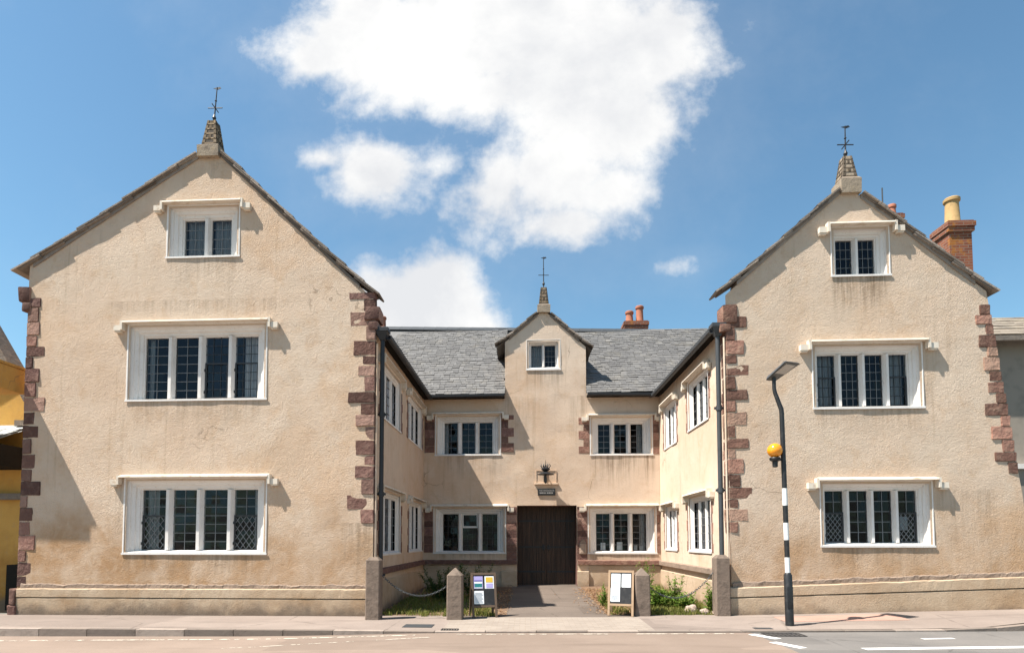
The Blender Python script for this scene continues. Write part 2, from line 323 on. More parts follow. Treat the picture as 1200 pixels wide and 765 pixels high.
M['earth'] = mk_asphalt('dry earth', (.135, .083, .052), (.19, .12, .077), (.27, .19, .125), .8, False)
def mk_setts():
    t = NT('pale brick setts'); q = t.n('ShaderNodeTexBrick'); t.L.new(t.pos(), q.inputs['Vector'])
    q.inputs['Scale'].default_value = 1; q.inputs['Brick Width'].default_value = .21; q.inputs['Row Height'].default_value = .105; q.inputs['Mortar Size'].default_value = .006
    q.inputs['Color1'].default_value = (.28, .235, .195, 1); q.inputs['Color2'].default_value = (.235, .195, .162, 1); q.inputs['Mortar'].default_value = (.22, .17, .13, 1)
    c = t.mix(t.rng(t.noise(1.2, 5, .65), .4, .7, 0, .4), q.outputs['Color'], (.31, .262, .218))
    return t.fin(c, .9, t.bump(q.outputs['Fac'], -.4, .006), .2)
M['setts'] = mk_setts()
def mk_marking(name, c0, wear):
    t = NT(name); a = t.rng(t.noise(7, 6, .7), wear - .06, wear + .06)
    m = t.fin(t.mix(t.noise(4, 4), c0, tuple(v * .85 for v in c0)), .7, None, .3)
    tr = t.n('ShaderNodeBsdfTransparent'); mx = t.n('ShaderNodeMixShader'); t.L.new(a, mx.inputs[0]); t.L.new(tr.outputs[0], mx.inputs[1]); t.L.new(t.b.outputs[0], mx.inputs[2]); t.L.new(mx.outputs[0], t.out.inputs[0])
    return m
M['mark'] = mk_marking('white road paint', (.74, .72, .68), .38)
M['mark_worn'] = mk_marking('worn cream road paint', (.55, .49, .40), .50)
def mk_leaf(name, a, b, c):
    t = NT(name); i = t.isl(); col = t.mix(i, a, b); col = t.mix(t.rng(t.math('FRACT', t.math('MULTIPLY', i, 9.7)), .8, .95, 0, .8), col, c)
    m = t.fin(col, .6, None, .25)
    tl = t.n('ShaderNodeBsdfTranslucent'); t.L.new(col, tl.inputs[0]); mx = t.n('ShaderNodeMixShader'); mx.inputs[0].default_value = .35
    t.L.new(t.b.outputs[0], mx.inputs[1]); t.L.new(tl.outputs[0], mx.inputs[2]); t.L.new(mx.outputs[0], t.out.inputs[0]); return m
M['leaf'] = mk_leaf('weed leaf', (.085, .15, .022), (.16, .25, .035), (.24, .29, .06))
M['leaf_dark'] = mk_leaf('shrub leaf', (.045, .075, .018), (.085, .125, .03), (.13, .15, .04))
M['blade'] = mk_leaf('grass blade', (.13, .155, .03), (.21, .215, .05), (.36, .28, .11))
M['litter'] = mk_leaf('dead leaf', (.26, .145, .075), (.36, .22, .12), (.45, .33, .2))

# ------------------------------------------------------------------ mesh helpers
I4 = Matrix.Identity(4)
ORG = {}
def obj(name, bm, mat, parent=None, smooth=False, flip=True):
    me = bpy.data.meshes.new(name)
    if flip: bmesh.ops.recalc_face_normals(bm, faces=bm.faces)
    o = bpy.data.objects.new(name, me); COL.objects.link(o)
    if parent is not None:
        off = ORG[parent.name]; bmesh.ops.translate(bm, verts=bm.verts, vec=-off); o.parent = parent; ORG[o.name] = off
    else: ORG[o.name] = Vector((0, 0, 0))
    if smooth:
        for f in bm.faces: f.smooth = True
    bm.to_mesh(me); bm.free()
    if smooth: me.set_sharp_from_angle(angle=R(38))
    me.materials.append(M[mat] if isinstance(mat, str) else mat)
    return o
def tag(o, label=None, cat=None, group=None, kind=None):
    for k, v in (('label', label), ('category', cat), ('group', group), ('kind', kind)):
        if v: o[k] = v
    return o
def thing(name, loc, label, cat, group=None):
    o = bpy.data.objects.new(name, None); COL.objects.link(o); o.location = loc; o.empty_display_size = .2
    ORG[o.name] = Vector(loc); return tag(o, label, cat, group)
def base_at(o, loc):
    """put a single-mesh thing's origin at its base"""
    off = Vector(loc); o.data.transform(Matrix.Translation(-off)); o.location = off; return o
def NB(): return bmesh.new()
def box(bm, x0, x1, y0, y1, z0, z1, Mx=I4, bev=0, jit=0):
    v = [bm.verts.new(Vector((x, y, z)) + Vector([random.uniform(-jit, jit) for _ in range(3)]) if jit else (x, y, z)) for x in (x0, x1) for y in (y0, y1) for z in (z0, z1)]
    fs = [bm.faces.new([v[i] for i in q]) for q in ((0, 1, 3, 2), (4, 6, 7, 5), (0, 4, 5, 1), (2, 3, 7, 6), (0, 2, 6, 4), (1, 5, 7, 3))]
    for q in v: q.co = Mx @ q.co
    if bev:
        es = {e for f in fs for e in f.edges}
        bmesh.ops.bevel(bm, geom=list(es), offset=bev, segments=2, affect='EDGES', profile=.6)
def frust(bm, base, top, Mx=I4):
    """prism between two equal length point rings"""
    a = [bm.verts.new(Mx @ Vector(p)) for p in base]; b = [bm.verts.new(Mx @ Vector(p)) for p in top]; n = len(a)
    for i in range(n): bm.faces.new((a[i], a[(i + 1) % n], b[(i + 1) % n], b[i]))
    bm.faces.new(a[::-1]); bm.faces.new(b)
def tube(bm, pts, r, seg=10, cap=True):
    pts = [Vector(p) for p in pts]; rs = r if isinstance(r, (list, tuple)) else [r] * len(pts); rings = []; side = None
    for i, p in enumerate(pts):
        d = (pts[min(i + 1, len(pts) - 1)] - pts[max(i - 1, 0)]).normalized()
        if side is None: side = d.cross(Vector((0, 0, 1)) if abs(d.z) < .9 else Vector((1, 0, 0))).normalized()
        side = (side - d * side.dot(d)).normalized(); up = d.cross(side)
        rings.append([bm.verts.new(p + (side * math.cos(a) + up * math.sin(a)) * rs[i]) for a in [2 * math.pi * k / seg for k in range(seg)]])
    for a, b in zip(rings, rings[1:]):
        for k in range(seg): bm.faces.new((a[k], a[(k + 1) % seg], b[(k + 1) % seg], b[k]))
    if cap: bm.faces.new(rings[0][::-1]); bm.faces.new(rings[-1])
def lathe(bm, c, prof, seg=20):
    c = Vector(c); rings = []
    for r, z in prof: rings.append([bm.verts.new(c + Vector((max(r, .0005) * math.cos(2 * math.pi * k / seg), max(r, .0005) * math.sin(2 * math.pi * k / seg), z))) for k in range(seg)])
    for a, b in zip(rings, rings[1:]):
        for k in range(seg): bm.faces.new((a[k], a[(k + 1) % seg], b[(k + 1) % seg], b[k]))
    bm.faces.new(rings[0][::-1]); bm.faces.new(rings[-1])
def frame_m(o, ax, ay): 
    m = Matrix.Identity(4); ax = Vector(ax); ay = Vector(ay); az = ax.cross(ay)
    for i in range(3): m[i][0], m[i][1], m[i][2], m[i][3] = ax[i], ay[i], az[i], o[i]
    return m
def wall(bm, Mx, x0, x1, z0, z1, holes=(), clips=(), step=.12, amp=.012):
    """a plastered wall surface in local x (along) / y (inwards) / z, with openings and gable cuts"""
    def lines(a, b, cuts):
        ks = sorted({a, b} | {c for c in cuts if a < c < b}); out = []
        for p, q in zip(ks, ks[1:]):
            n = max(1, round((q - p) / step)); out += [p + (q - p) * i / n for i in range(n)]
        return out + [ks[-1]]
    xs = lines(x0, x1, [h[i] for h in holes for i in (0, 1)]); zs = lines(z0, z1, [h[i] for h in holes for i in (2, 3)])
    b2 = bmesh.new()
    g = [[b2.verts.new((x, 0, z)) for z in zs] for x in xs]
    for i in range(len(xs) - 1):
        for j in range(len(zs) - 1):
            cx, cz = (xs[i] + xs[i + 1]) / 2, (zs[j] + zs[j + 1]) / 2
            if any(h[0] < cx < h[1] and h[2] < cz < h[3] for h in holes): continue
            b2.faces.new((g[i][j], g[i + 1][j], g[i + 1][j + 1], g[i][j + 1]))
    for (px, pz), (nx, nz) in clips:
        bmesh.ops.bisect_plane(b2, geom=b2.verts[:] + b2.edges[:] + b2.faces[:], plane_co=(px, 0, pz), plane_no=(nx, 0, nz), clear_outer=True)
    loose = [v for v in b2.verts if not v.link_faces]; bmesh.ops.delete(b2, geom=loose, context='VERTS')
    vm = {}
    for v in b2.verts:
        p = Mx @ v.co
        d = amp * (noise.noise(p * 1.1) * 1.3 + noise.noise(p * 3.1) * .8)
        vm[v] = bm.verts.new(Mx @ (v.co + Vector((0, d, 0))))
    for f in b2.faces: bm.faces.new([vm[v] for v in f.verts])
    b2.free()
def quad(bm, *pts): bm.faces.new([bm.verts.new(p) for p in pts])

# ------------------------------------------------------------------ terrain levels
def interp(x, tab):
    if x <= tab[0][0]: return tab[0][1]
    for (a, va), (b, vb) in zip(tab, tab[1:]):
        if x <= b: return va + (vb - va) * (x - a) / (b - a)
    return tab[-1][1]
def z_road(x): return interp(x, [(-14, -.16), (-9.6, -.145), (-4.5, -.11), (-1.7, -.035), (4, -.01), (8, -.005), (14, .03)])
def z_kerb(x): return interp(x, [(-14, -.01), (-3.4, .0), (-1.6, -.012), (4, .012), (8.0, .022), (9.0, .135), (14, .17)])
def z_wall(x): return interp(x, [(-14, -.05), (-3, -.02), (4.2, .05), (10, .22), (14, .3)])
def y_kerb(x): return interp(x, [(-14, 10.62), (-3, 10.74), (4, 11.0), (9, 11.4), (14, 11.7)])
Y0 = 13.0
def z_pave(x, y):
    if y <= 12.9:
        t = (y - y_kerb(x)) / (12.9 - y_kerb(x)); return z_kerb(x) + (z_wall(x) - z_kerb(x)) * t
    return z_wall(x) + (y - 12.9) / 7 * .13
def sheet(name, mat, xs, yfun, zfun, label=None, ny=8):
    bm = NB(); g = []
    for x in xs:
        a, b = yfun(x); g.append([bm.verts.new((x, a + (b - a) * j / ny, zfun(x, a + (b - a) * j / ny))) for j in range(ny + 1)])
    for p, q in zip(g, g[1:]):
        for j in range(ny): bm.faces.new((p[j], q[j], q[j + 1], p[j + 1]))
    return tag(obj(name, bm, mat, smooth=True), kind='structure')
def fr(a, b, n): return [a + (b - a) * i / n for i in range(n + 1)]
bm = NB(); quad(bm, (-3000, -3000, -.4), (3000, -3000, -.4), (3000, 3000, -.4), (-3000, 3000, -.4)); tag(obj('ground', bm, 'ground'), kind='structure')
sheet('road', 'road_buff', fr(-60, 3.92, 64), lambda x: (-9, y_kerb(x) - .002), lambda x, y: z_road(x))
sheet('road', 'road_grey', fr(3.92, 60, 60), lambda x: (-9, y_kerb(x) - .002), lambda x, y: z_road(x))
sheet('pavement', 'pave', fr(-60, -1.5, 60), lambda x: (y_kerb(x) + .13, 13.05), z_pave)
sheet('pavement', 'setts', fr(-1.5, 2.3, 12), lambda x: (y_kerb(x) + .13, 12.75), z_pave)
sheet('pavement', 'path', fr(-1.5, 2.3, 12), lambda x: (12.75, 13.05), z_pave, ny=2)
sheet('pavement', 'pave', fr(2.3, 60, 60), lambda x: (y_kerb(x) + .13, 13.05), z_pave)
sheet('pavement', 'pink_pave', fr(4.95, 7.3, 8), lambda x: (12.02 + (x - 5) * .04, 12.62 + (x - 5) * .05), lambda x, y: z_pave(x, y) + .004)
sheet('courtyard_path', 'path', fr(-.42, 1.72, 5), lambda x: (13.05, 20.2), z_pave)
sheet('courtyard_earth', 'earth', fr(-3.4, -.42, 6), lambda x: (13.05, 19.6), lambda x, y: z_pave(x, y) + .0)
sheet('courtyard_earth', 'earth', fr(1.72, 4.4, 6), lambda x: (13.05, 19.6), lambda x, y: z_pave(x, y) + .0)
bm = NB(); x = -16.0
while x < 16:
    L_ = .9; x1 = x + L_ - .012
    a = y_kerb(x); b = y_kerb(x1); zr = min(z_road(x), z_road(x1)) - .12
    frust(bm, [(x, a, zr), (x1, b, zr), (x1, b + .13, zr), (x, a + .13, zr)], [(x, a - .006, z_kerb(x)), (x1, b - .006, z_kerb(x1)), (x1, b + .13, z_kerb(x1) + .002), (x, a + .13, z_kerb(x) + .002)])
    x += L_
tag(obj('kerb', bm, 'kerb'), kind='structure')
def strip(bm, p, q, wd, lift=.004):
    p = Vector(p); q = Vector(q); d = (q - p).normalized(); s = Vector((-d.y, d.x)) * wd / 2; n = max(1, int((q - p).length / .5)); prev = None
    for i in range(n + 1):
        c = p + (q - p) * i / n; e = [bm.verts.new((v.x, v.y, z_road(v.x) + lift)) for v in (c + s, c - s)]
        if prev: bm.faces.new((prev[0], prev[1], e[1], e[0]))
        prev = e
bm = NB()
strip(bm, (-13, 9.95), (-1.9, 10.55), .08); strip(bm, (-1.2, 10.62), (1.5, 10.75), .07); strip(bm, (1.9, 10.77), (3.6, 10.85), .07); strip(bm, (-4.8, 9.5), (-1.6, 10.3), .05)
tag(obj('road_marking', bm, 'mark_worn'), kind='structure')
bm = NB()
strip(bm, (3.86, 10.78), (4.12, 10.3), .16); strip(bm, (3.9, 9.98), (4.14, 9.45), .16); strip(bm, (5.0, 9.42), (9.5, 9.95), .17); strip(bm, (6.45, 10.42), (7.0, 10.5), .09); strip(bm, (9.3, 10.6), (14, 10.95), .14)
tag(obj('road_marking', bm, 'mark'), kind='structure')

# ------------------------------------------------------------------ the old house
house = thing('manor_house', (0, 13, 0), 'old cream plastered house with two gabled wings round a courtyard and dark red corner stones', 'house')
XL0, XL1, AXL, AZL = -11.27, -3.27, -7.03, 10.58     # left wing: edges and gable apex
XR0, XR1, AXR, AZR = 4.27, 10.2, 6.84, 9.2           # right wing
YB, YE = 19.5, 27.0
MF = frame_m((0, Y0, 0), (1, 0, 0), (0, 1, 0))        # front plane, local x = world x
ML = frame_m((XL1, 0, 0), (0, 1, 0), (-1, 0, 0))      # left return, local x = world y
MR = frame_m((XR0, 0, 0), (0, -1, 0), (1, 0, 0))      # right return, local x = -world y
MB_ = frame_m((0, YB, 0), (1, 0, 0), (0, 1, 0))       # rear range front

def window(Mx, x0, x1, z0, z1, lights, papers=(), side=.29, top=.26, bot=.075, mull=.165, styles=None, curtains=(), hood=True, depth=.25, sash=None):
    """stone-mullioned window: moulded frame (part) > mullion, pane, leading, hood_mould, curtain"""
    dk = depth / .25
    rings = [(0, 0, 0, .05), (0, 0, 0, -.012), (.1, .1, .3, -.014), (.16, .16, .5, .03), (.36, .36, .6, .06), (.40, .40, .65, .095), (.62, .62, .7, .12), (.66, .66, .75, .155), (.88, .88, .9, .17), (.93, .93, .95, .2), (1, 1, 1, .205), (1, 1, 1, depth + .06)]
    bm = NB(); vr = []
    for s, t, b, y in rings:
        y = y * dk if y > 0.029 else y
        a = (x0 + side * s, x1 - side * s, z0 + bot * b, z1 - top * t)
        vr.append([bm.verts.new(Mx @ Vector(p)) for p in ((a[0], y, a[2]), (a[1], y, a[2]), (a[1], y, a[3]), (a[0], y, a[3]))])
    for p, q in zip(vr, vr[1:]):
        for i in range(4): bm.faces.new((p[i], p[(i + 1) % 4], q[(i + 1) % 4], q[i]))
    # sill nosing
    box(bm, x0 - .015, x1 + .015, -.026, -.0145, z0 - .02, z0 + .022, Mx)
    wd = obj('window', bm, 'white', house)
    ix0, ix1, iz0, iz1 = x0 + side, x1 - side, z0 + bot, z1 - top
    lw = (ix1 - ix0 - mull * (lights - 1)) / lights
    for k in range(lights - 1):
        c = ix0 + lw * (k + 1) + mull * (k + .5); h = mull / 2; bm = NB()
        frust(bm, [(c - h, .235 * dk, iz0), (c - h * .42, .13 * dk, iz0), (c + h * .42, .13 * dk, iz0), (c + h, .235 * dk, iz0), (c + h, depth + .05, iz0), (c - h, depth + .05, iz0)],
              [(c - h, .235 * dk, iz1), (c - h * .42, .13 * dk, iz1), (c + h * .42, .13 * dk, iz1), (c + h, .235 * dk, iz1), (c + h, depth + .05, iz1), (c - h, depth + .05, iz1)], Mx)
        obj('mullion', bm, 'white', wd)
    for k in range(lights):
        lead = NB(); dark = NB(); nd = 0; nl = 0
        a = ix0 + (lw + mull) * k; b = a + lw; bm = NB()
        bm.faces.new([bm.verts.new(Mx @ Vector(p)) for p in ((a - .01, depth, iz0 - .01), (b + .01, depth, iz0 - .01), (b + .01, depth, iz1 + .01), (a - .01, depth, iz1 + .01))])
        obj('pane', bm, 'glass', wd)
        st = (styles or 'g' * lights)[k]
        def grid(za, zb, cols, tgt, r=.006):
            rows = max(2, round((zb - za) / .2))
            for i in range(1, cols): box(tgt, a + lw * i / cols - r, a + lw * i / cols + r, depth - .014, depth - .003, za, zb, Mx)
            for j in range(1, rows): z = za + (zb - za) * j / rows; box(tgt, a, b, depth - .015, depth - .004, z - r, z + r, Mx)
        def diamond(za, zb, tgt, r=.006, n=4):
            s = lw / n * 1.0; ratio = 1.35
            for sg in (1, -1):
                c = -(zb - za) / ratio
                cc = a + c if sg == 1 else a
                m = int((lw + (zb - za) / ratio) / s) + 1
                for i in range(m + 1):
                    xb = (a - (zb - za) / ratio + i * s) if sg == 1 else (a + i * s)
                    # line x = xb + sg*(z-za)/ratio, clipped to the light
                    pts = []
                    for z in (za, zb):
                        pts.append([xb + sg * (z - za) / ratio, z])
                    p, q = pts
                    for e, o_ in ((p, q), (q, p)):
                        for lim in (a, b):
                            if (e[0] - lim) * (1 if lim == b else -1) > 0 and abs(o_[0] - e[0]) > 1e-6:
                                tt = (lim - e[0]) / (o_[0] - e[0]); 
                                e[1] += (o_[1] - e[1]) * tt; e[0] = lim
                    if not (za <= p[1] <= zb and za <= q[1] <= zb) or abs(p[1] - q[1]) < .02: continue
                    d = Vector((q[0] - p[0], 0, q[1] - p[1])).normalized(); sdv = Vector((-d.z, 0, d.x)) * r
                    A = Vector((p[0], depth - .005 - .004 * (sg > 0), p[1])); B = Vector((q[0], depth - .005 - .004 * (sg > 0), q[1])); o2 = Vector((0, -.008, 0))
                    frust(tgt, [A - sdv, A + sdv, A + sdv + o2, A - sdv + o2], [B - sdv, B + sdv, B + sdv + o2, B - sdv + o2], Mx)
        zm = iz0 + (iz1 - iz0) * .58
        def casement(za, zb):
            r = .016; dark = NB()
            for q in ((a, a + 2 * r, za, zb), (b - 2 * r, b, za, zb), (a + 2 * r, b - 2 * r, za, za + 2 * r), (a + 2 * r, b - 2 * r, zb - 2 * r, zb)):
                box(dark, q[0], q[1], depth - .034, depth - .018, q[2], q[3], Mx)
            box(dark, a - .015, a + .01, depth - .05, depth - .035, za + .12, za + .18, Mx); box(dark, a - .015, a + .01, depth - .05, depth - .035, zb - .2, zb - .14, Mx); obj('casement', dark, 'lead_dark', wd)
        if st == 'g': grid(iz0, iz1, 2, lead); nl = 1
        elif st == 'k': grid(iz0, iz1, 3, dark, .007); nd = 1
        elif st == 't': grid(iz0, iz1, 3, lead, .0045); nl = 1
        elif st == 'c': grid(zm, iz1, 2, lead); casement(iz0, zm); diamond(iz0 + .03, zm - .03, lead); nl = 1
        elif st == 'q': grid(zm, iz1, 3, dark, .006); casement(iz0, zm); grid(iz0 + .03, zm - .03, 3, dark, .006); nd = 1
        elif st == 'w':
            s2 = NB(); r = .03; zt = iz0 + (iz1 - iz0) * .62
            for q in ((a, a + r, zt, iz1), (b - r, b, zt, iz1), (a + r, b - r, iz1 - r, iz1), (a + r, b - r, zt, zt + .06)): box(s2, q[0], q[1], depth - .05, depth - .01, q[2], q[3], Mx)
            obj('casement', s2, 'white', wd); grid(iz0, zt, 3, dark, .006); nd = 1
        if nl: obj('leading', lead, 'lead', wd)
        else: lead.free()
        if nd: obj('leading', dark, 'lead_dark', wd)
        else: dark.free()
    for k, fr_, to_ in curtains:
        a = ix0 + (lw + mull) * k + lw * fr_; b = ix0 + (lw + mull) * k + lw * to_; bm = NB(); prev = None; n = max(6, int((b - a) / .02))
        for i in range(n + 1):
            xx = a + (b - a) * i / n; yy = depth + .13 + .025 * math.sin(i * 1.9) + .01 * math.sin(i * .7)
            e = [bm.verts.new(Mx @ Vector((xx, yy, z))) for z in (iz0 - .05, iz1 + .05)]
            if prev: bm.faces.new((prev[0], e[0], e[1], prev[1]))
            prev = e
        obj('curtain', bm, 'curtain', wd, smooth=True)
    for k, f0, f1, g0, g1 in papers:
        a = ix0 + (lw + mull) * k; bm = NB(); hh = iz1 - iz0; box(bm, a + lw * f0, a + lw * f1, depth + .04, depth + .043, iz0 + hh * g0, iz0 + hh * g1, Mx); obj('notice', bm, 'paper', wd)
    if hood:
        bm = NB(); pr = -.15
        frust(bm, [(x0 - .05, pr, z1 + .0), (x1 + .05, pr, z1), (x1 + .05, -.005, z1), (x0 - .05, -.005, z1)], [(x0 - .05, pr + .01, z1 + .034), (x1 + .05, pr + .01, z1 + .034), (x1 + .05, -.005, z1 + .07), (x0 - .05, -.005, z1 + .07)], Mx)
        for s, xx in ((-1, x0 - .05), (1, x1 + .05)):
            a, b = sorted((xx, xx + s * .05)); box(bm, a, b, pr + .012, -.005, z1 - .16, z1 + .045, Mx)
            a, b = sorted((xx + s * .052, xx + s * .21)); box(bm, a, b, pr + .04, -.005, z1 - .17, z1 - .05, Mx); box(bm, a + .01, b - .01, pr + .06, -.005, z1 - .2, z1 - .172, Mx)
        for v in bm.verts: v.co.z += .006 * noise.noise(v.co * 4)
        obj('hood_mould', bm, 'hood', wd)
        # painted frieze board under the hood
    return wd
def hole(x0, x1, z0, z1): return (x0 + .07, x1 - .07, z0 + .03, z1 - .07)

WL = [(-8.9, -5.68, 4.70, 6.44, 4, 'ggqq'), (-8.87, -5.62, 1.30, 2.98, 4, 'cggc'), (-8.06, -6.36, 7.94, 9.16, 2, 'gg')]
WR = [(6.02, 8.26, 4.34, 5.72, 4, 'qttq'), (6.1, 8.36, 1.47, 2.83, 4, 'cggc'), (6.47, 7.68, 7.15, 8.22, 2, 'tt')]
WB = [(-2.9, -.77, 4.33, 5.66), (2.08, 4.06, 4.30, 5.56), (-2.94, -.61, 1.18, 2.68), (1.99, 4.14, 1.18, 2.68), (.06, 1.16, 7.08, 8.07)]
WRET_L = [(13.55, 15.8, 4.42, 5.78), (16.8, 19.1, 4.45, 5.8), (13.5, 15.85, 1.26, 2.8), (17.0, 19.2, 1.26, 2.8)]
WRET_R = [(-16.1, -14.3, 4.42, 5.72), (-18.8, -17.3, 4.35, 5.7), (-16.2, -14.25, 1.31, 2.74), (-18.85, -17.4, 1.31, 2.66)]
DOOR = (-.25, 1.64, .16, 2.7)

# walls
bm = NB()
sl1 = (AZL - 7.62) / (AXL + 11.83 - .0); sl2 = (AZL - 6.82) / (-3.14 - AXL)
wall(bm, MF, XL0, XL1, -.2, AZL + .2, [hole(*q[:4]) for q in WL], [((AXL, AZL - .1), (-sl1, 1)), ((AXL, AZL - .1), (sl2, 1))], .11, .008)
obj('wall', bm, 'roughcast', house, True)
bm = NB()
sr1 = (AZR - 6.62) / (AXR - 3.96); sr2 = (AZR - 6.55) / (9.95 - AXR)
wall(bm, MF, XR0, 11.4, -.2, AZR + .2, [hole(*q[:4]) for q in WR], [((AXR, AZR - .1), (-sr1, 1)), ((AXR, AZR - .1), (sr2, 1)), ((9.64, 6.33), (1, .125))], .11, .008)
obj('wall', bm, 'roughcast', house, True)
bm = NB(); wall(bm, ML, Y0, YB + .1, -.2, 6.33, [hole(*q) for q in WRET_L], (), .2, .01); obj('wall', bm, 'plaster', house, True)
bm = NB(); wall(bm, MR, -YB - .1, -Y0, -.2, 6.3, [hole(*q) for q in WRET_R], (), .2, .01); obj('wall', bm, 'plaster', house, True)
DX0, DX1, DAX, DAZ = -.63, 1.97, .63, 9.12
bm = NB()
sd1 = (DAZ - 7.88) / (DAX + .87); sd2 = (DAZ - 7.74) / (2.12 - DAX)
wall(bm, MB_, XL1 - .1, XR0 + .1, -.2, 6.3, [hole(*q) for q in WB[:4]] + [(DOOR[0], DOOR[1], -.2, DOOR[3])], (), .14, .01)
wall(bm, MB_, DX0, DX1, 6.3, DAZ + .2, [hole(*WB[4])], [((DAX, DAZ - .07), (-sd1, 1)), ((DAX, DAZ - .07), (sd2, 1))], .14, .01)
bmesh.ops.remove_doubles(bm, verts=bm.verts, dist=.002)
obj('wall', bm, 'plaster', house, True)
# near-black sheets added behind the panes, standing in for unlit rooms
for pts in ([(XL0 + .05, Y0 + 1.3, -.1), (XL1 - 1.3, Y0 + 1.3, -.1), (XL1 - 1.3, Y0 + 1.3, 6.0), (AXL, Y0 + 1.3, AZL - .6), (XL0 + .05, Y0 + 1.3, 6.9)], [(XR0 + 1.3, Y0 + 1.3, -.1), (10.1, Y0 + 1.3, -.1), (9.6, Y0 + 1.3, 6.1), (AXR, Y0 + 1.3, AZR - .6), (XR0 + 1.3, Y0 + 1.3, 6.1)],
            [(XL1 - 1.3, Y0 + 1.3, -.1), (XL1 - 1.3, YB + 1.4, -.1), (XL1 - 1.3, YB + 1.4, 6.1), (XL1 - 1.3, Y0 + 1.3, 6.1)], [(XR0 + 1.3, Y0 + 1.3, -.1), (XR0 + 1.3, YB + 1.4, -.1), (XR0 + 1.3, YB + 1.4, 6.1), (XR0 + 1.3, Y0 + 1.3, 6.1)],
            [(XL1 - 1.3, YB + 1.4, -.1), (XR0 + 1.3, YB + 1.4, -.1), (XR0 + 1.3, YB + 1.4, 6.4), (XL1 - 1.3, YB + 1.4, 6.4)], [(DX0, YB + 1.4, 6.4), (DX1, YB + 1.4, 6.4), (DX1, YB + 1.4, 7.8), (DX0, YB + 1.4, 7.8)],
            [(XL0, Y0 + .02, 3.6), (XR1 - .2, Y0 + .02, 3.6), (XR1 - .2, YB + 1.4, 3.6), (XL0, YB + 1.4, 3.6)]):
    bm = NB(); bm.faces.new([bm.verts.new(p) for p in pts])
    if pts[-1][2] != 3.6: obj('dark_backing', bm, 'room_gloom', house)
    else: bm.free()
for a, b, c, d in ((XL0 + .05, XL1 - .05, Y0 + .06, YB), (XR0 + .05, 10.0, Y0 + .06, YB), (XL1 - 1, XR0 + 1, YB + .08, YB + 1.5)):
    bm = NB(); bm.faces.new([bm.verts.new(p) for p in ((a, c, 3.6), (b, c, 3.6), (b, d, 3.6), (a, d, 3.6))]); obj('dark_floor_sheet', bm, 'room_gloom', house)
# side, rear and gable-thickness walls
bm = NB()
def plain(bm, pts): bm.faces.new([bm.verts.new(p) for p in pts])
plain(bm, [(XL0, Y0, -.2), (XL0, YE, -.2), (XL0, YE, 7.2), (XL0, Y0, 7.2)])
plain(bm, [(XR1, Y0 + .02, -.2), (XR1, YE, -.2), (9.64, YE, 6.3), (9.64, Y0 + .02, 6.3)])
plain(bm, [(XL0, YE, -.2), (XR1, YE, -.2), (XR1, YE, 6.3), (AXR, YE, AZR - .5), (XR0, YE, 6.3), (XL1, YE, 6.3), (AXL, YE, AZL - .5), (XL0, YE, 7.1)])
plain(bm, [(11.4, Y0, -.2), (11.4, Y0 + 1.5, -.2), (11.4, Y0 + 1.5, 3), (11.4, Y0, 3)])
# dormer cheeks
plain(bm, [(DX0, YB + .01, 6.2), (DX0, YB + 3, 6.2), (DX0, YB + 3, 8.0), (DX0, YB + .01, 8.0)])
plain(bm, [(DX1, YB + .01, 6.2), (DX1, YB + 3, 6.2), (DX1, YB + 3, 7.85), (DX1, YB + .01, 7.85)])
obj('wall', bm, 'plaster', house)
for q in WL: window(MF, q[0], q[1], q[2], q[3], q[4], styles=q[5], curtains={0: [(3, .3, 1), (0, 0, .25)], 1: [(0, .05, .55), (3, .75, 1)], 2: [(0, 0, 1), (1, 0, 1)]}[WL.index(q)], side=.3 if q[4] == 4 else .3)
for q in WR: window(MF, q[0], q[1], q[2], q[3], q[4], styles=q[5], side=.2 if q[4] == 4 else .2, top=.2, mull=.115, curtains={0: [(0, 0, 1), (3, 0, 1)], 1: [], 2: []}[WR.index(q)], papers=[(3, .12, .62, .24, .5)] if WR.index(q) == 1 else ())
for i, q in enumerate(WB[:4]): window(MB_, *q, 3, side=.28, top=.24, mull=.15, styles=('ggg', 'ggg', 'kwk', 'ggg')[i], curtains=[((0, 0, .3),), ((2, .55, 1),), (), ((2, .6, .95),)][i], papers=((0, .35, .7, .02, .22), (1, .2, .6, .02, .24), (2, .1, .35, .02, .15), (2, .5, .75, .02, .13)) if i == 3 else ())
window(MB_, *WB[4], 2, side=.16, top=.13, bot=.14, mull=.1, styles='tt', hood=False, curtains=((0, 0, 1),))
for q in WRET_L: window(ML, *q, 3, side=.22, top=.2, mull=.12, depth=.12, styles='ggg', curtains=((0, 0, .35), (2, .6, 1)))
for q in WRET_R: window(MR, *q, 3, side=.2, top=.2, mull=.10, depth=.12, styles='ggg', curtains=((0, 0, .35), (2, .6, 1)))

